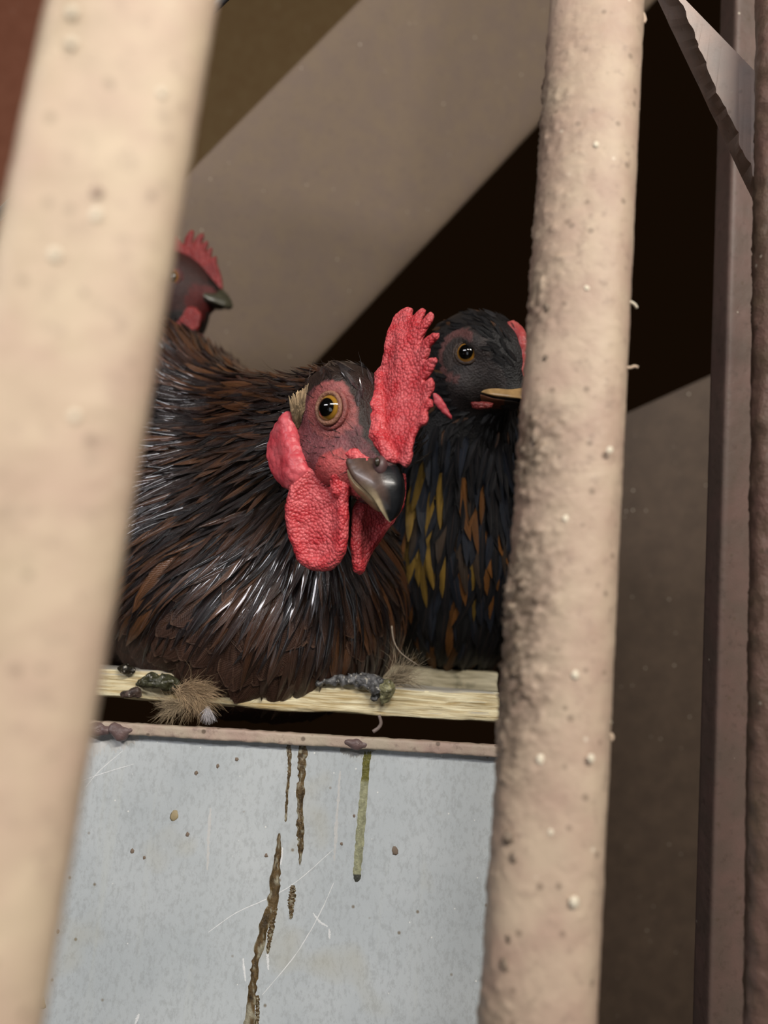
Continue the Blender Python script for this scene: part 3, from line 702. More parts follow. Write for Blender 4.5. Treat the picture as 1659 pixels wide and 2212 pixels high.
def inpoly(px, py, P):
    x = np.asarray(px, float); s = np.zeros(x.shape, bool)
    for i in range(len(P)):
        a, b = P[i], P[i - 1]; c = ((a[1] > py) != (b[1] > py)) & (x < (b[0] - a[0]) * (py - a[1]) / ((b[1] - a[1]) or 1e-9) + a[0]); s ^= c
    return s
def proj(P_): return CX + P_[..., 0] / P_[..., 2] * FPX, CY - P_[..., 1] / P_[..., 2] * FPX
def prof_long(t): return np.clip(np.minimum(1, t * 5 + .35) * (1 - t ** 3.2) ** .8, .03, 1)
def prof_round(t): return np.clip(np.minimum(1, t * 3 + .3) * np.sqrt(np.clip(1 - np.clip((t - .45) / .55, 0, 1) ** 2.2, 0, 1)), .04, 1)

# ================================================================== brown hen
tip = C(842, 1127, .218); MB, nB = plane_fn(tip, (.70, -.22, .68))
eyeB = MB(720, 885, .0118); skB = eyeB + nB * .0118 + np.array([0, 0, 0])
FB = unit(tip - skB); FB = unit(FB - nB * (FB @ nB)); UB = np.cross(nB, FB); UB = UB if UB[1] > 0 else -UB
AXB = np.stack([FB, nB, UB])
hen = empty('hen', to_world(C(520, 1500, .30)), 'dark red-brown hen with a tall red comb facing the camera between two bars', 'hen')
skull_c = skB - FB * .002 - UB * .003
mir = lambda p: p + nB * 2 * ((tip - p) @ nB)
cheek = MB(692, 985, .0062); jaw = MB(735, 1010, .006); browp = MB(735, 850, .009)
def sdf_brown(p):
    f = ell(p, skull_c, (.0185, .0120, .0115), AXB)
    for q, r in ((cheek, .0072), (mir(cheek), .0072), (browp, .0062), (mir(browp), .0062), (jaw, .0068), (mir(jaw), .0068)):
        f = smin(f, np.sqrt(((p - q) ** 2).sum(-1)) - r, .006)
    f = smin(f, cone(p, skull_c + FB * .008, MB(832, 1012), .0092, .0048), .005)       # face towards the beak
    f = smin(f, cone(p, skull_c - UB * .004, MB(800, 1050) - UB * .000, .0105, .0055), .004)
    # sockets
    for q in (eyeB, mir(eyeB)): f = np.maximum(f, -(np.sqrt(((p - q) ** 2).sum(-1)) - .0046))
    nk = cone(p, skull_c - FB * .006 - UB * .004, C(585, 1075, .292), .0145, .040)
    nk = smin(nk, cone(p, skull_c - FB * .006 - UB * .004, C(470, 938, .312), .0105, .0220), .006)
    f = smin(f, nk, .006)
    bd = ell(p, C(410, 1145, .345), (.086, .060, .080))
    bd = smin(bd, ell(p, C(655, 1275, .300), (.0375, .043, .043)), .022)
    bd = smin(bd, ell(p, C(540, 1330, .296), (.042, .0345, .043)), .018)
    bd = smin(bd, ell(p, C(285, 925, .345), (.050, .047, .055)), .03)
    return smin(f, bd, .016)
bv, bf = surfnet(sdf_brown, (-.20, -.10, .195), (.03, .105, .43), .0013)
px_, py_ = proj(bv); near = ((tip - bv) @ nB) > 0
comb_px = [(831.6, 760), (838.6, 713), (845.6, 690), (851, 676), (862, 666), (873.6, 658), (881.5, 662), (882, 679), (883.4, 686), (893, 669), (904.5, 659.6), (913, 664), (907, 682), (903.5, 699), (918.5, 679), (928, 672), (934.7, 678), (932.5, 693), (918.5, 713), (910, 732.5), (905, 751), (924, 730), (941, 720), (953.5, 722.7), (950.7, 734), (932.5, 749), (924, 766), (912, 787), (929.7, 773), (945, 772), (945, 781.6), (932.5, 800), (912, 822), (929.7, 815), (935, 822), (932.5, 839), (919, 860), (931, 861.5), (932, 875.5), (921, 886.7), (924, 900.7), (918.5, 917.5), (904.5, 925), (896, 943), (893, 962), (892, 976), (885, 999), (873.6, 1010), (864, 1001), (843, 997), (826, 990), (814, 970), (803.5, 948), (800.7, 892), (806, 836), (809, 805), (823, 791)]
def facemask(P_):
    q = np.where((((tip - P_) @ nB) > 0)[..., None], P_, P_ + nB * (2 * ((tip - P_) @ nB))[..., None])
    x, y = proj(q); return inpoly(x, y, [(648, 880), (668, 845), (700, 822), (745, 826), (768, 870), (778, 930), (800, 965), (812, 985), (880, 1030), (850, 1075), (770, 1090), (700, 1075), (640, 1040), (622, 960)]) & (P_[..., 2] < .262) & (((P_ - skull_c) ** 2).sum(-1) < .034 ** 2)
fm = facemask(bv); fm2 = np.clip(fbm(bv * 260, 3, 4) * .5 + .5, 0, 1)
ed = np.sqrt(((bv - eyeB) ** 2).sum(1)); ed = np.minimum(ed, np.sqrt(((bv - mir(eyeB)) ** 2).sum(1)))
c_skin = np.array([.15, .045, .050])[None] * (.45 + 1. * fm2)[:, None]
c_skin = np.where((ed < .0085)[:, None], np.array([.28, .075, .07]), c_skin)
dn = np.sqrt(((bv - MB(735, 1030, .008)) ** 2).sum(1)); c_skin = np.where((dn < .008)[:, None], np.array([.42, .07, .07]), c_skin)
col = np.where(fm[:, None], c_skin, np.array([.020, .011, .008])[None])
body = mesh('body', to_world(bv), bf, M_skin, parent=hen, col=col)
bvB = BVHTree.FromPolygons(bv.tolist(), bf.tolist())
v0 = bv[bf[0]]; 
def flowB(p):
    r = p - skull_c; d = np.linalg.norm(r)
    if d < .030 and (r @ UB) > -.004:
        f = -FB * 1.0 + unit(r) * .15 + nB * -.25
        k = np.clip((d - .018) / .012, 0, 1)
    else: f = -FB; k = 1.
    x, y = proj(p)
    rad = unit(p - (skull_c + UB * .004 + FB * .002)); g_ = np.array([-.10, -.28, 0])
    rad = rad + g_ * np.clip((d - .03) / .05, 0, 1.3)
    return f * (1 - k) + rad * k
def keepB(P_): return ~facemask(P_) & (P_[:, 2] < .40) & ~(((P_ - skull_c) @ FB > .011) & (((P_ - skull_c) ** 2).sum(-1) < .034 ** 2) & ((P_ - skull_c) @ UB > -.012)) & ~(inpoly(*proj(P_), comb_px) & (P_[:, 2] < .25))
dsk = lambda p: np.linalg.norm(p - skull_c)
# rounded body feathers
def zone_low(P_): x, y = proj(P_); return keepB(P_) & (((y > 1200) & (np.linalg.norm(P_ - skull_c, axis=1) > .045)) | (np.linalg.norm(P_ - skull_c, axis=1) > .085))
pts = scatter(bv, bf, 2600, .0048, zone_low); Ls = .017 + .006 * rng.random(len(pts)); W = .0062 + .0022 * rng.random(len(pts))
PA, NA = traces(bvB, pts, flowB, Ls, 6, .0003, .0021, .14)
cc = np.array([.050, .024, .015])[None] * (.75 + .5 * rng.random((len(pts), 1)))
s1 = (ribbons(PA, NA, W, prof_round, cc, .22, .10), M_breast, importance(PA, NA, W, bvB, 1.0))
# hackles
def zone_hk(P_): d = np.linalg.norm(P_ - skull_c, axis=1); x, y = proj(P_); return keepB(P_) & (d > .020) & (d < .098) & ~((y > 1240 - .12 * (600 - x)) & (d > .05)) & ~((x > 600) & (y > 1300))
pts = scatter(bv, bf, 8500, .0015, zone_hk); d_ = np.linalg.norm(pts - skull_c, axis=1)
Ls = np.interp(d_, [.02, .035, .06, .1], [.010, .026, .038, .042]) * (.8 + .4 * rng.random(len(pts))); W = np.interp(d_, [.02, .05, .1], [.0006, .0012, .0019]) * (.6 + .9 * rng.random(len(pts))); wide = rng.random(len(pts)) < .10; W = np.where(wide, W * 2.3, W)
PA, NA = traces(bvB, pts, flowB, Ls, 7, .0006, .0030, .13)
pal = np.array([[.010, .006, .006], [.016, .008, .007], [.070, .028, .012], [.11, .047, .020], [.030, .014, .009]])
ci = rng.choice(5, len(pts), p=[.32, .22, .17, .13, .16]); ci = np.where(wide, rng.choice([2, 3, 4], len(pts)), ci); cc = pal[ci] * (.8 + .4 * rng.random((len(pts), 1)))
s2 = (ribbons(PA, NA, W, prof_long, cc, .45, .45), M_feather, importance(PA, NA, W, bvB, .75))
# long dark strands hanging below the wattles
def zone_th(P_): d = np.linalg.norm(P_ - skull_c, axis=1); x, y = proj(P_); return keepB(P_) & (d > .030) & (x > 590) & (y > 1080) & (y < 1440)
pts = scatter(bv, bf, 900, .0030, zone_th); Ls = .020 + .010 * rng.random(len(pts)); W = .0012 + .0010 * rng.random(len(pts))
PA, NA = traces(bvB, pts, flowB, Ls, 6, .0006, .0032, .12)
cc = np.array([.055, .028, .018])[None] * (.5 + .9 * rng.random((len(pts), 1)))
s3 = (ribbons(PA, NA, W, prof_long, cc, .3, .3), M_feather, importance(PA, NA, W, bvB, .6))
add_feathers(hen, [s1, s2, s3], 300, ['body_plumage', 'hackle_plumage', 'throat_plumage'])
# short crown feathers and face bristles
def zone_cr(P_): d = np.linalg.norm(P_ - skull_c, axis=1); return keepB(P_) & (d < .030)
pts = scatter(bv, bf, 1500, .0011, zone_cr); Ls = .0045 + .003 * rng.random(len(pts)); W = .0005 + .0004 * rng.random(len(pts))
PA, NA = traces(bvB, pts, flowB, Ls, 3, .0002, .0014, .2); cc = np.array([.016, .010, .009])[None] * (.6 + 1.2 * rng.random((len(pts), 1)))
rb = ribbons(PA, NA, W, prof_long, cc, .3, .5, nx=3); V, f, FF, uv, c3, rn = rb
mesh('crown_plumage', to_world(V.reshape(-1, 3)), FF, M_feather, parent=hen, kind='stuff', col=c3.reshape(-1, 3), uv=uv.reshape(-1, 2), rnd=rn.ravel())
def zone_fc(P_): e = np.linalg.norm(P_ - eyeB, axis=1); return facemask(P_) & (e > .0068)
pts = scatter(bv, bf, 1700, .0007, zone_fc)
def flowF(p): return -FB * .9 - UB * .45 + unit(p - eyeB) * .4
bristles('face_bristles', bvB, pts, flowF, .0018 + .0022 * rng.random(len(pts)), .00011, M_hair, hen, .0007)
pts = scatter(bv, bf, 260, .0016, lambda P_: keepB(P_) & (np.linalg.norm(P_ - skull_c, axis=1) < .034)); bristles('stray_bristles', bvB, pts, flowB, .006 + .005 * rng.random(len(pts)), .00008, M_hair, hen, .002, .4, stand=.5)
pts = scatter(bv, bf, 900, .0030, lambda P_: keepB(P_) & (np.linalg.norm(P_ - skull_c, axis=1) > .03)); bristles('stray_filaments', bvB, pts, flowB, .012 + .014 * rng.random(len(pts)), .00007, M_feather, hen, .0045, .35, col=(.06, .035, .02), stand=.08)

def warp_c(x, y): return .0013 * np.sin(x * 130 + 1) + .0008 * np.sin(y * 190)
def ridge_c(x, y, s): return 1 + .30 * vnoise(np.stack([x * 260, y * 90, 0 * x], -1), 7) + 1.6 * np.clip((-s - .0030) / .006, 0, 1)
blade('comb', comb_px, MB, nB, .0010, .0013, M_red_fl, hen, warp=warp_c, ridge=ridge_c, off=.0008)
# comb base that swells onto the forehead
lump('comb_base', [to_world(MB(822, 810, .0008)), to_world(MB(815, 880, .0018)), to_world(MB(818, 945, .0026)), to_world(MB(845, 985, .0016))], [.0012, .0024, .0030, .0022], M_red_fl, parent=hen, disp=.0005, sc_=500)
wat = [(640, 1040), (632, 1052), (626, 1070), (620, 1095), (619, 1125), (623, 1160), (632, 1192), (639, 1212), (652, 1226), (667, 1232), (686, 1235), (708, 1232), (731, 1215), (745, 1190), (751, 1160), (754, 1118), (756, 1078), (761, 1055), (757, 1035), (748, 1015), (735, 1005), (700, 1000), (660, 1010)]
MW, nW = plane_fn(C(690, 1120, .2285), (.35, -.10, .93))
def ridge_w(x, y, s): return 1 + .5 * np.exp(-((s + .0022) / .0014) ** 2) + .12 * vnoise(np.stack([x * 200, y * 200, 0 * x], -1), 3)
blade('wattle', wat, MW, nW, .0016, .0016, M_red_fl, hen, warp=lambda x, y: .0016 * np.cos(x * 190) + .001 * np.sin(y * 120), ridge=ridge_w)
lump('wattle_fold', [to_world(MW(742, 1008, .0012)), to_world(MW(727, 1030, .0022)), to_world(MW(732, 1056, .0018)), to_world(MW(744, 1090, .0006))], [.0024, .0022, .0022, .0014], M_red_fl, parent=hen, disp=.0005, sc_=700)
lump('wattle_fold', [to_world(MW(752, 1012, .0010)), to_world(MW(753, 1030, .0008)), to_world(MW(757, 1048, .0))], [.0013, .0015, .0012], M_red_fl, parent=hen, disp=.0004, sc_=700)
wat2 = [(778, 1070), (762, 1100), (758, 1140), (757, 1185), (760, 1220), (765, 1236), (776, 1243), (787, 1238), (792, 1222), (806, 1195), (822, 1172), (834, 1150), (842, 1140), (856, 1118), (868, 1098), (872, 1060), (872, 1024), (860, 1020), (820, 1040)]
MW2, nW2 = plane_fn(C(800, 1140, .2345), (-.62, .0, .78))
blade('wattle', wat2, MW2, nW2, .0013, .0014, M_red_fl, hen, warp=lambda x, y: .0008 * np.cos(x * 260), ridge=ridge_w)
lobe = [(628, 888), (612, 900), (596, 915), (586, 938), (581, 965), (581, 990), (586, 1015), (596, 1038), (610, 1052), (627, 1061), (650, 1045), (668, 1020), (660, 985), (648, 955), (641, 920), (637, 895)]
ML, nL_ = plane_fn(C(625, 980, .2355), (.62, -.12, .77))
fb = []
for i in range(46):
    x0, y0 = 893 + 14 * rng.random(), 850 + 155 * rng.random(); a_ = math.radians(rng.uniform(10, 60)); L_ = rng.uniform(14, 42)
    fb.append([C(x0 + math.cos(a_ + .3 * q) * L_ * q, y0 - math.sin(a_ + .3 * q) * L_ * q, .262 - .003 * q) for q in (0, .5, 1)])
V, f, FF, uv, c3, rn = ribbons(np.array(fb), np.tile(np.array([.3, .1, -.9]), (46, 3, 1)), np.full(46, .00042), lambda t: np.array([1, .8, .1]), np.array([.03, .022, .02])[None] * (.5 + rng.random((46, 1))), .3, .4, nx=3)
mesh('far_cheek_plumage', to_world(V.reshape(-1, 3)), FF, M_feather, parent=hen, kind='stuff', col=c3.reshape(-1, 3), uv=uv.reshape(-1, 2), rnd=rn.ravel())
blade('earlobe', lobe, ML, nL_, .0030, .0042, M_lobe, hen, warp=lambda x, y: .0007 * np.sin(x * 420 + y * 120))
# red fold over the gape
lump('gape_fold', [to_world(MB(716, 988, .0080)), to_world(MB(738, 978, .0080)), to_world(MB(765, 984, .0074)), to_world(MB(795, 998, .0056))], [.0016, .0023, .0020, .0010], M_red_fl, parent=hen, disp=.0003, sc_=900)
def cb(t, a):
    dk = np.array([.010, .011, .013]); tan = np.array([.45, .36, .22]); br = np.array([.10, .06, .045])
    k = np.clip((a - .87) / .08, 0, 1) * np.clip((t - .25) / .35, 0, 1); k2 = np.clip((a - .55) / .2, 0, 1) * (1 - np.clip((t - .25) / .5, 0, 1))
    k = max(k, np.clip((t - .96) / .04, 0, 1) * .8)
    return ((dk * (1 - k2) + br * k2) * (1 - k) + tan * k).tolist()
ub = loft_beak('upper_beak', [(744, 992, .0096), (760, 1030, .0088), (784, 1055, .0072), (806, 1078, .0054), (822, 1103, .0034), (834, 1121, .0012), (842, 1128, .0001)],
          [(848, 996), (861, 1012), (867, 1044), (864, 1072), (859, 1098), (851, 1116), (843, 1128)], MB, nB, M_beak, hen, cb)
def cl(t, a): return (np.array([.42, .30, .17]) * (1 - .3 * t)).tolist()
loft_beak('lower_beak', [(748, 1008, .0088), (764, 1042, .0080), (786, 1062, .0064), (804, 1082, .0042), (816, 1098, .0016), (820, 1104, .0001)],
          [(778, 1066), (786, 1076), (794, 1086), (804, 1096), (814, 1104), (820, 1106)], MB, nB, M_beak, hen, cl, flip=-1)
V, F_ = blob('n', to_world(MB(822, 1006, .0042)), .0021, None, None, (1, 1, 1.5), 3, nn=.15); mesh('nostril_flap', V, F_, mat_plain('nostril', (.10, .055, .055), .45), parent=ub)
V, F_ = blob('n', to_world(MB(815, 997, .0062)), .0009, None, None, (1, 1, 1.6), 3, nn=.15); mesh('nostril', V, F_, M_dark, parent=ub)
eye_parts(hen, eyeB + np.array([0, 0, 0]), .0046, (-.50, .08, -.86), (.33, .17, .022), 'amber_eye', [(.26, .12, .075), (.25, .075, .065)], .85, 1.12)
# tan ear tuft
M_tuft = mat_attr('ear_tuft', .7, .2, 1500, .3)
tl = []
for i in range(260):
    bx, by = 645 + 20 * rng.random() - 10, 905 + 20 * rng.random(); q = rng.random(); ex, ey = 626 + 46 * q + rng.normal(0, 3), (868 - 35 * q) + rng.normal(0, 5) + 10 * (q > .9)
    tl.append((C(bx, by, .2350), C((bx + ex) / 2, (by + ey) / 2, .2325), C(ex, ey, .2335 + .002 * rng.random())))
TL = np.array(tl); rb = ribbons(TL, np.tile(np.array([-.5, .1, -.85]), (260, 3, 1)), np.full(260, .0006), lambda t: np.array([.8, 1, .15]), (np.array([.30, .21, .12])[None] * (.5 + .8 * rng.random((260, 1)))), .2, .3, nx=3)
V, f, FF, uv, c3, rn = rb
c3 = c3 * (np.array([.35, .8, 1.4])[None, :, None, None] * np.ones((1, 1, 3, 1))).reshape(1, 9, 1)
mesh('ear_tuft', to_world(V.reshape(-1, 3)), FF, M_tuft, parent=hen, label='pale tan tuft of ear feathers', kind='stuff', col=c3.reshape(-1, 3), uv=uv.reshape(-1, 2), rnd=rn.ravel())

# ================================================================== black hen
ptK = C(1115, 830, .272); MK, nK = plane_fn(ptK, (.72, -.05, .69))
eyeK = MK(1012, 765, .0125); FK = unit(np.array([.62, -.40, -.68])); FK = unit(FK - nK * (FK @ nK)); UK = np.cross(nK, FK); UK = UK if UK[1] > 0 else -UK
skK = eyeK + nK * .0125 - FK * .003; AXK = np.stack([FK, nK, UK])
mirK = lambda p: p + nK * 2 * ((ptK - p) @ nK)
henK = empty('hen', to_world(C(985, 1440, .34)), 'black hen with orange-flecked neck feathers, partly behind the crusted bar', 'hen')
brK = MK(1040, 742, .0100); chK = MK(1010, 830, .0080)
def sdf_black(p):
    f = ell(p, skK, (.0185, .0130, .0150), AXK)
    for q, r in ((brK, .0058), (mirK(brK), .0058), (chK, .0070), (mirK(chK), .0070)): f = smin(f, np.sqrt(((p - q) ** 2).sum(-1)) - r, .006)
    f = smin(f, cone(p, skK + FK * .005, MK(1105, 850), .0095, .006), .005)
    for q in (eyeK, mirK(eyeK)): f = np.maximum(f, -(np.sqrt(((p - q) ** 2).sum(-1)) - .0044))
    nk = cone(p, skK - FK * .008 - UK * .002, C(975, 1120, .325), .0150, .033)
    bd = ell(p, C(965, 1215, .350), (.040, .048, .055)); bd = smin(bd, ell(p, C(1075, 1245, .42), (.045, .045, .07)), .02)
    return smin(smin(f, nk, .008), bd, .02)
kv, kf = surfnet(sdf_black, (-.05, -.10, .24), (.085, .09, .49), .00135)
edK = np.minimum(np.linalg.norm(kv - eyeK, axis=1), np.linalg.norm(kv - mirK(eyeK), axis=1))
kn = fbm(kv * 260, 3, 8) * .5 + .5
ck = np.where((edK < .0095)[:, None], np.array([.045, .034, .030])[None] * (.6 + .8 * kn[:, None]), np.array([.012, .011, .011])[None])
dck = np.linalg.norm(kv - MK(1030, 835, .009), axis=1); ck = np.where((dck < .011)[:, None], np.array([.034, .027, .025])[None] * (.6 + .8 * kn[:, None]), ck)
ring = np.abs(np.linalg.norm(kv - (eyeK - FK * .002 - UK * .0015), axis=1) - .0085) < .0012; ck = np.where((ring & (((kv - eyeK) @ FK) < .002))[:, None], np.array([.13, .055, .05]), ck)
mesh('body', to_world(kv), kf, M_skin, parent=henK, col=ck)
bvK = BVHTree.FromPolygons(kv.tolist(), kf.tolist())
def faceK(P_): return (np.linalg.norm(P_ - eyeK, axis=1) < .0092) | (np.linalg.norm(P_ - MK(1040, 838, .009), axis=1) < .0105) | (np.linalg.norm(P_ - MK(1090, 850, .004), axis=1) < .0085)
def flowK(p):
    r = p - skK; d = np.linalg.norm(r); k = np.clip((d - .018) / .014, 0, 1)
    return -FK * (1 - k) + (unit(r) * .55 + np.array([-.02, -1., -.02])) * k
okK = lambda P_: ~faceK(P_) & (P_[:, 2] < .46)
pts = scatter(kv, kf, 3000, .0030, lambda P_: okK(P_) & (np.linalg.norm(P_ - skK, axis=1) > .028)); dk = np.linalg.norm(pts - skK, axis=1)
Ls = np.interp(dk, [.03, .08], [.016, .024]) * (.8 + .4 * rng.random(len(pts))); W = np.interp(dk, [.03, .06, .1], [.0013, .0020, .0032]) * (.75 + .5 * rng.random(len(pts)))
PA, NA = traces(bvK, pts, flowK, Ls, 6, .0004, .0028, .16)
palK = np.array([[.010, .010, .012], [.016, .020, .030], [.20, .12, .02], [.19, .075, .018], [.045, .03, .02]])
px_, py_ = proj(pts); pr = np.tile(np.array([.62, .31, .0, .02, .05]), (len(pts), 1))
pr[(py_ > 960) & (py_ < 1220) & (px_ < 965)] = [.34, .26, .30, .05, .05]; pr[(py_ > 1010) & (py_ < 1220) & (px_ > 975) & (px_ < 1060)] = [.34, .14, .04, .38, .10]; pr[(py_ > 1220) & (px_ < 1080)] = [.50, .36, .01, .10, .03]
ci = np.array([rng.choice(5, p=q) for q in pr]); cc = palK[ci] * (.75 + .5 * rng.random((len(pts), 1)))
sK = (ribbons(PA, NA, W, prof_long, cc, .3, .25), M_bfeather, importance(PA, NA, W, bvK, 1.))
add_feathers(henK, [sK], 140, ['body_plumage'])
pts = scatter(kv, kf, 1300, .0013, lambda P_: okK(P_) & (np.linalg.norm(P_ - skK, axis=1) < .032)); W = np.full(len(pts), .0008)
PA, NA = traces(bvK, pts, flowK, np.full(len(pts), .006), 3, .0002, .0010, .2)
ci = rng.choice(3, len(pts), p=[.9, .06, .04]); cc = np.array([[.014, .014, .015], [.10, .045, .02], [.05, .045, .045]])[ci]
V, f, FF, uv, c3, rn = ribbons(PA, NA, W, prof_long, cc, .3, .4, nx=3)
mesh('crown_plumage', to_world(V.reshape(-1, 3)), FF, M_bfeather, parent=henK, kind='stuff', col=c3.reshape(-1, 3), uv=uv.reshape(-1, 2), rnd=rn.ravel())
blade('comb', [(1089, 712), (1096, 696), (1110, 692), (1124, 702), (1137, 718), (1144, 740), (1143, 770), (1140, 800), (1132, 820), (1120, 826), (1106, 818), (1100, 796), (1110, 778), (1100, 762), (1092, 738)], MK, nK, .0024, .0026, mat_flesh('pink_comb_flesh', (.50, .06, .06), (.66, .17, .15), scale=500, strength=.3), henK)
loft_beak('upper_beak', [(1034, 846, .0092), (1060, 853, .0086), (1090, 857, .0068), (1120, 860, .0046), (1146, 868, .0016), (1156, 876, .0001)],
          [(1098, 822), (1118, 829), (1134, 836), (1147, 848), (1155, 862), (1157, 876)], MK, nK, M_beak, henK, lambda t, a: [.42, .26, .11] if a > .45 else [.20, .13, .07])
loft_beak('lower_beak', [(1038, 852, .0088), (1062, 860, .0080), (1090, 864, .0060), (1118, 868, .0036), (1140, 875, .0001)],
          [(1060, 884), (1080, 882), (1100, 882), (1120, 880), (1139, 877)], MK, nK, M_beak, henK, lambda t, a: [.17, .06, .03] if t < .5 else [.03, .02, .015], flip=-1)
eye_parts(henK, eyeK, .0044, (-.34, .03, -.94), (.42, .19, .03), 'orange_eye', [(.05, .03, .02), (.075, .055, .045)], 1.0, .95)
blade('earlobe', [(934, 848), (948, 852), (962, 872), (976, 898), (976, 907), (962, 898), (946, 882), (936, 866)], lambda x, y, h=0.: C(x, y, .270), np.array([0, 0, 1.]), .0010, .0012, M_lobe, henK)
blade('wattle', [(1015, 870), (1040, 866), (1066, 872), (1062, 882), (1040, 886), (1020, 882)], lambda x, y, h=0.: C(x, y, .2680), np.array([0, 0, 1.]), .0012, .0012, mat_flesh('dark_wattle', (.22, .03, .03), (.30, .06, .05)), henK)

# ================================================================== hen at the back left
ptQ = C(440, 620, .385); MQ, nQ = plane_fn(ptQ, (.12, .0, .99))
FQ = unit(np.array([.92, -.38, -.11])); FQ = unit(FQ - nQ * (FQ @ nQ)); UQ = np.cross(nQ, FQ); UQ = UQ if UQ[1] > 0 else -UQ
eyeQ = MQ(376, 602, .0115); skQ = MQ(388, 622) - UQ * .001
mirQ = lambda p: p + nQ * 2 * ((ptQ - p) @ nQ)
M_redq = mat_flesh('shaded_red_flesh', (.22, .02, .02), (.34, .04, .035))  # comb and wattle red darkened to paint in the shade on this hen
henQ = empty('hen', to_world(C(330, 1440, .42)), 'shadowed dark hen in profile behind the brown hen, only head and neck showing', 'hen')
def sdf_back(p):
    f = ell(p, skQ, (.0185, .0125, .0155), np.stack([FQ, nQ, UQ])); f = smin(f, cone(p, skQ + FQ * .006, MQ(455, 640), .010, .0062), .005)
    f = smin(f, cone(p, skQ - FQ * .004, MQ(395, 690), .012, .011), .006)
    for q in (eyeQ, mirQ(eyeQ)): f = np.maximum(f, -(np.sqrt(((p - q) ** 2).sum(-1)) - .0042))
    f = smin(f, cone(p, skQ - FQ * .006, C(320, 860, .440), .0135, .030), .01)
    return smin(f, ell(p, C(300, 1120, .50), (.06, .075, .06)), .02)
qv, qf = surfnet(sdf_back, (-.21, -.12, .35), (-.03, .15, .53), .0018)
dq = np.linalg.norm(qv - eyeQ, axis=1); mq = (dq < .016)
cq = np.where(mq[:, None], np.array([.045, .017, .014]), np.array([.012, .008, .006])); dw = np.linalg.norm(qv - MQ(440, 655, .006), axis=1); cq = np.where((dw < .009)[:, None], np.array([.10, .015, .013]), cq)  # face tones likewise darkened for the shade around the head
mesh('body', to_world(qv), qf, M_skin, parent=henQ, col=cq)
bvQ = BVHTree.FromPolygons(qv.tolist(), qf.tolist())
pts = scatter(qv, qf, 900, .0042, lambda P_: (np.linalg.norm(P_ - skQ, axis=1) > .019) & (np.linalg.norm(P_ - eyeQ, axis=1) > .012) & (proj(P_)[0] < 455)); W = np.full(len(pts), .0018)
PA, NA = traces(bvQ, pts, lambda p: unit(p - skQ) + np.array([-.2, -.9, 0]), np.full(len(pts), .018), 4, .0004, .0022, .15)
V, f, FF, uv, c3, rn = ribbons(PA, NA, W, prof_long, np.array([.012, .008, .007])[None] * (.6 + rng.random((len(pts), 1))), .3, .3, nx=3)
mesh('neck_plumage', to_world(V.reshape(-1, 3)), FF, M_feather, parent=henQ, kind='stuff', col=c3.reshape(-1, 3), uv=uv.reshape(-1, 2), rnd=rn.ravel())
blade('comb', [(368, 548), (366, 515), (376, 507), (388, 520), (396, 530), (402, 510), (412, 497), (420, 499), (418, 515), (414, 530), (428, 508), (440, 503), (441, 514), (434, 530), (449, 517), (450, 530), (444, 545), (459, 533), (458, 548), (455, 560), (468, 552), (468, 566), (475, 585), (481, 610), (482, 626), (460, 628), (444, 606), (430, 580), (412, 560), (390, 550)], MQ, nQ, .0012, .0014, M_redq, henQ, hvox=.0006)
loft_beak('upper_beak', [(438, 640, .0085), (455, 650, .0070), (472, 657, .0050), (488, 662, .0030), (502, 664, .0001)], [(458, 620), (474, 622), (488, 632), (498, 645), (504, 662)], MQ, nQ, M_beak, henQ, lambda t, a: [.06, .055, .035])
loft_beak('lower_beak', [(440, 645, .0078), (456, 654, .0062), (470, 660, .0040), (484, 664, .0001)], [(446, 664), (458, 667), (470, 668), (483, 666)], MQ, nQ, M_beak, henQ, lambda t, a: [.03, .025, .02], flip=-1)
eye_parts(henQ, eyeQ, .0042, (-.12, .0, -.99), (.30, .12, .03), 'dark_orange_eye', [(.12, .04, .03), (.10, .03, .03)], 1.0, 1.)
blade('wattle', [(376, 672), (400, 662), (425, 664), (436, 680), (432, 705), (420, 728), (404, 738), (386, 722), (374, 700)], MQ, nQ, .0014, .0016, M_redq, henQ, hvox=.0006, off=.009)
blade('wattle', [(430, 668), (446, 672), (450, 690), (440, 712), (424, 735), (418, 720), (424, 690)], MQ, nQ, .0012, .0014, M_redq, henQ, hvox=.0006, off=-.004)

# ================================================================== droppings and loose down on the slats
def dropping(pts, rad, label, seed, base=(.05, .045, .035), disp=.0007, ln=None):
    P_ = [CW(*q) for q in pts]; rr = rad
    lo = np.min(P_, 0) - max(rr) * 1.7; hi = np.max(P_, 0) + max(rr) * 1.7
    def fn(q):
        f = None
        for i in range(len(P_) - 1):
            c = cone(q, P_[i], P_[i + 1], rr[i], rr[i + 1]); f = c if f is None else smin(f, c, .0015)
        return f - disp * fbm(q * 620, 4, seed)
    V, F_ = surfnet(fn, lo, hi, .00035); n_ = fbm(V * 700, 3, seed + 2) * .5 + .5
    cl_ = 1.0 * np.array(base)[None] * (.3 + 1.6 * n_[:, None]); cl_ = np.where((fbm(V * 1500, 2, seed) > .75)[:, None], np.array([.45, .42, .36]), cl_)
    return mesh('dropping', V, F_, M_drop, label=label, cat='dropping', col=cl_)
dropping([(302, 1476, .2605), (330, 1470, .2595), (360, 1474, .2595), (384, 1480, .260)], [.0013, .0021, .0023, .0014], 'wet dark green dropping on the slat beside the tan down tuft', 3, (.040, .040, .020))
dropping([(268, 1499, .2595), (280, 1497, .259), (294, 1494, .259), (300, 1502, .2595)], [.0012, .0009, .0011, .0008], 'small knobbly brown dropping at the lower edge of the yellow slat', 5, (.08, .055, .045), .0004)
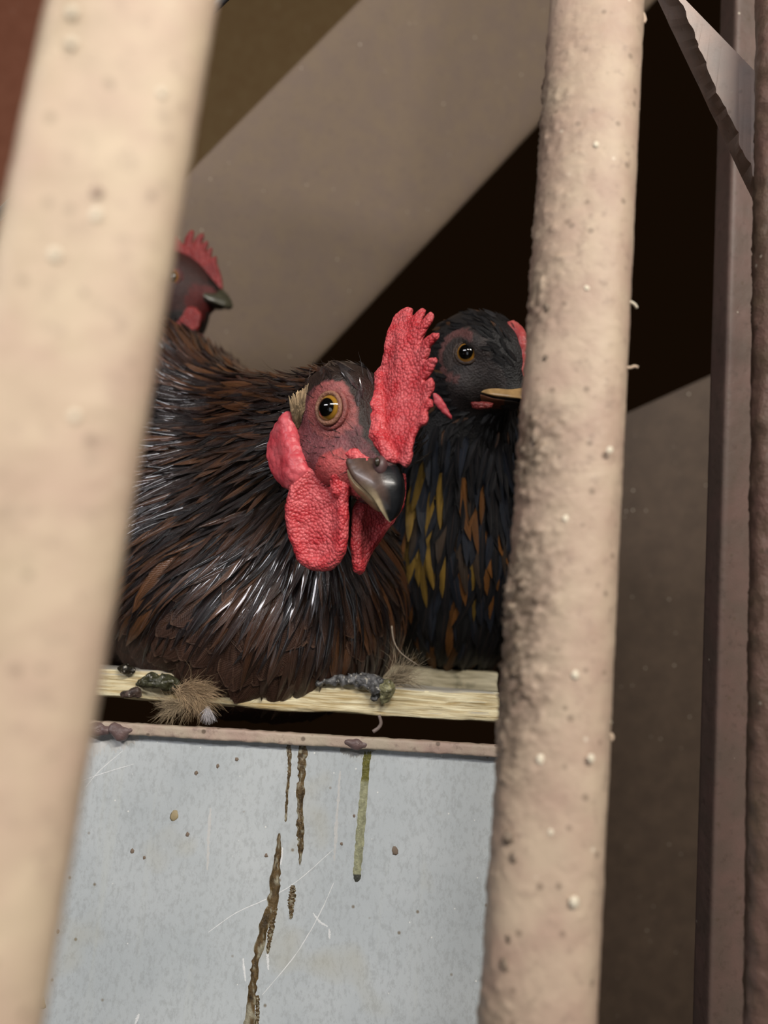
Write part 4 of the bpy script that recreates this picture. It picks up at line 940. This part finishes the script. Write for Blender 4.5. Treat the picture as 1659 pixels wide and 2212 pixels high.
dropping([(258, 1445, .2615), (272, 1446, .261), (284, 1448, .2615)], [.0009, .0016, .0009], 'black dropping on the left end of the yellow slat', 7, (.025, .02, .012), .0004)
dropping([(690, 1476, .261), (740, 1468, .2615), (780, 1470, .261), (815, 1480, .2595), (808, 1505, .259)], [.0009, .0015, .0022, .0026, .0014], 'grey crusted dropping smeared over the slat below the black hen', 9, (.09, .09, .09), .0008)
dropping([(822, 1478, .259), (836, 1488, .258), (832, 1510, .2585)], [.0014, .0024, .0015], 'olive dropping stuck to the front of the grey one', 12, (.20, .19, .10), .0007)
def tuft(name, label, cx, cy, d, n, spread, length, col, ang0, ang1, seed, r=.00007, cat='feather'):
    rs = np.random.default_rng(seed); P_ = []
    for i in range(n):
        a_ = math.radians(ang0 + (ang1 - ang0) * rs.random()); L = length * (.3 + .7 * rs.random()); bx, by = cx + rs.normal(0, spread), cy + rs.normal(0, spread * .6)
        cv = rs.normal(0, .35); dz = rs.normal(-.0015, .002); pts = []
        for q in np.linspace(0, 1, 5):
            aa = a_ + cv * q; pts.append(C(bx + math.cos(aa) * L * q, by - math.sin(aa) * L * q + 9 * q * q, d + dz * q))
        P_.append(pts)
    P_ = np.array(P_); NA = np.tile(np.array([.05, .1, -1.]), (n, 5, 1))
    V, f, FF, uv, c3, rn = ribbons(P_, NA, np.full(n, r), lambda t: 1 - .85 * t, np.array(col)[None] * (.5 + 1. * rs.random((n, 1))), .0, .5, nx=2)
    o = mesh(name, to_world(V.reshape(-1, 3)), FF, M_down, label=label, cat=cat, col=c3.reshape(-1, 3), uv=uv.reshape(-1, 2), rnd=rn.ravel())
    return o
tuft('down_feather', 'tan fluffy down feather hanging off the yellow slat below the brown hen', 405, 1492, .2575, 900, 12, 75, (.42, .30, .18), -75, 60, 3)
tuft('down_feather', 'loose wisps of tan down at the gap under the dark green dropping', 390, 1522, .2575, 220, 8, 70, (.36, .28, .18), 150, 235, 4)
tuft('down_feather', 'tiny white down feather below the tan tuft', 449, 1528, .257, 160, 2, 30, (.62, .60, .62), 220, 320, 5)
tuft('down_feather', 'grey-brown wisps of down between the two slats beside the grey dropping', 850, 1470, .268, 260, 10, 95, (.30, .24, .16), -10, 75, 6)
pts = smooth_path([CW(846, 1352, .272), CW(851, 1385, .272), CW(868, 1412, .272), (CW(905, 1438, .272))], 16)
tube('loose_feather', pts, np.linspace(.00032, .00010, 16), mat_plain('pale_shaft', (.42, .34, .26), .5), label='single thin curved pale feather shaft against the black hen', cat='feather')
pts = smooth_path([CW(819, 1545, .257), CW(823, 1562, .257), CW(817, 1573, .257), CW(806, 1581, .257)], 14)
tube('dropping_thread', pts, np.linspace(.0005, .0007, 14), mat_plain('thread', (.22, .17, .15), .5), label='short twisted dark thread hanging in the gap under the slat', cat='thread')
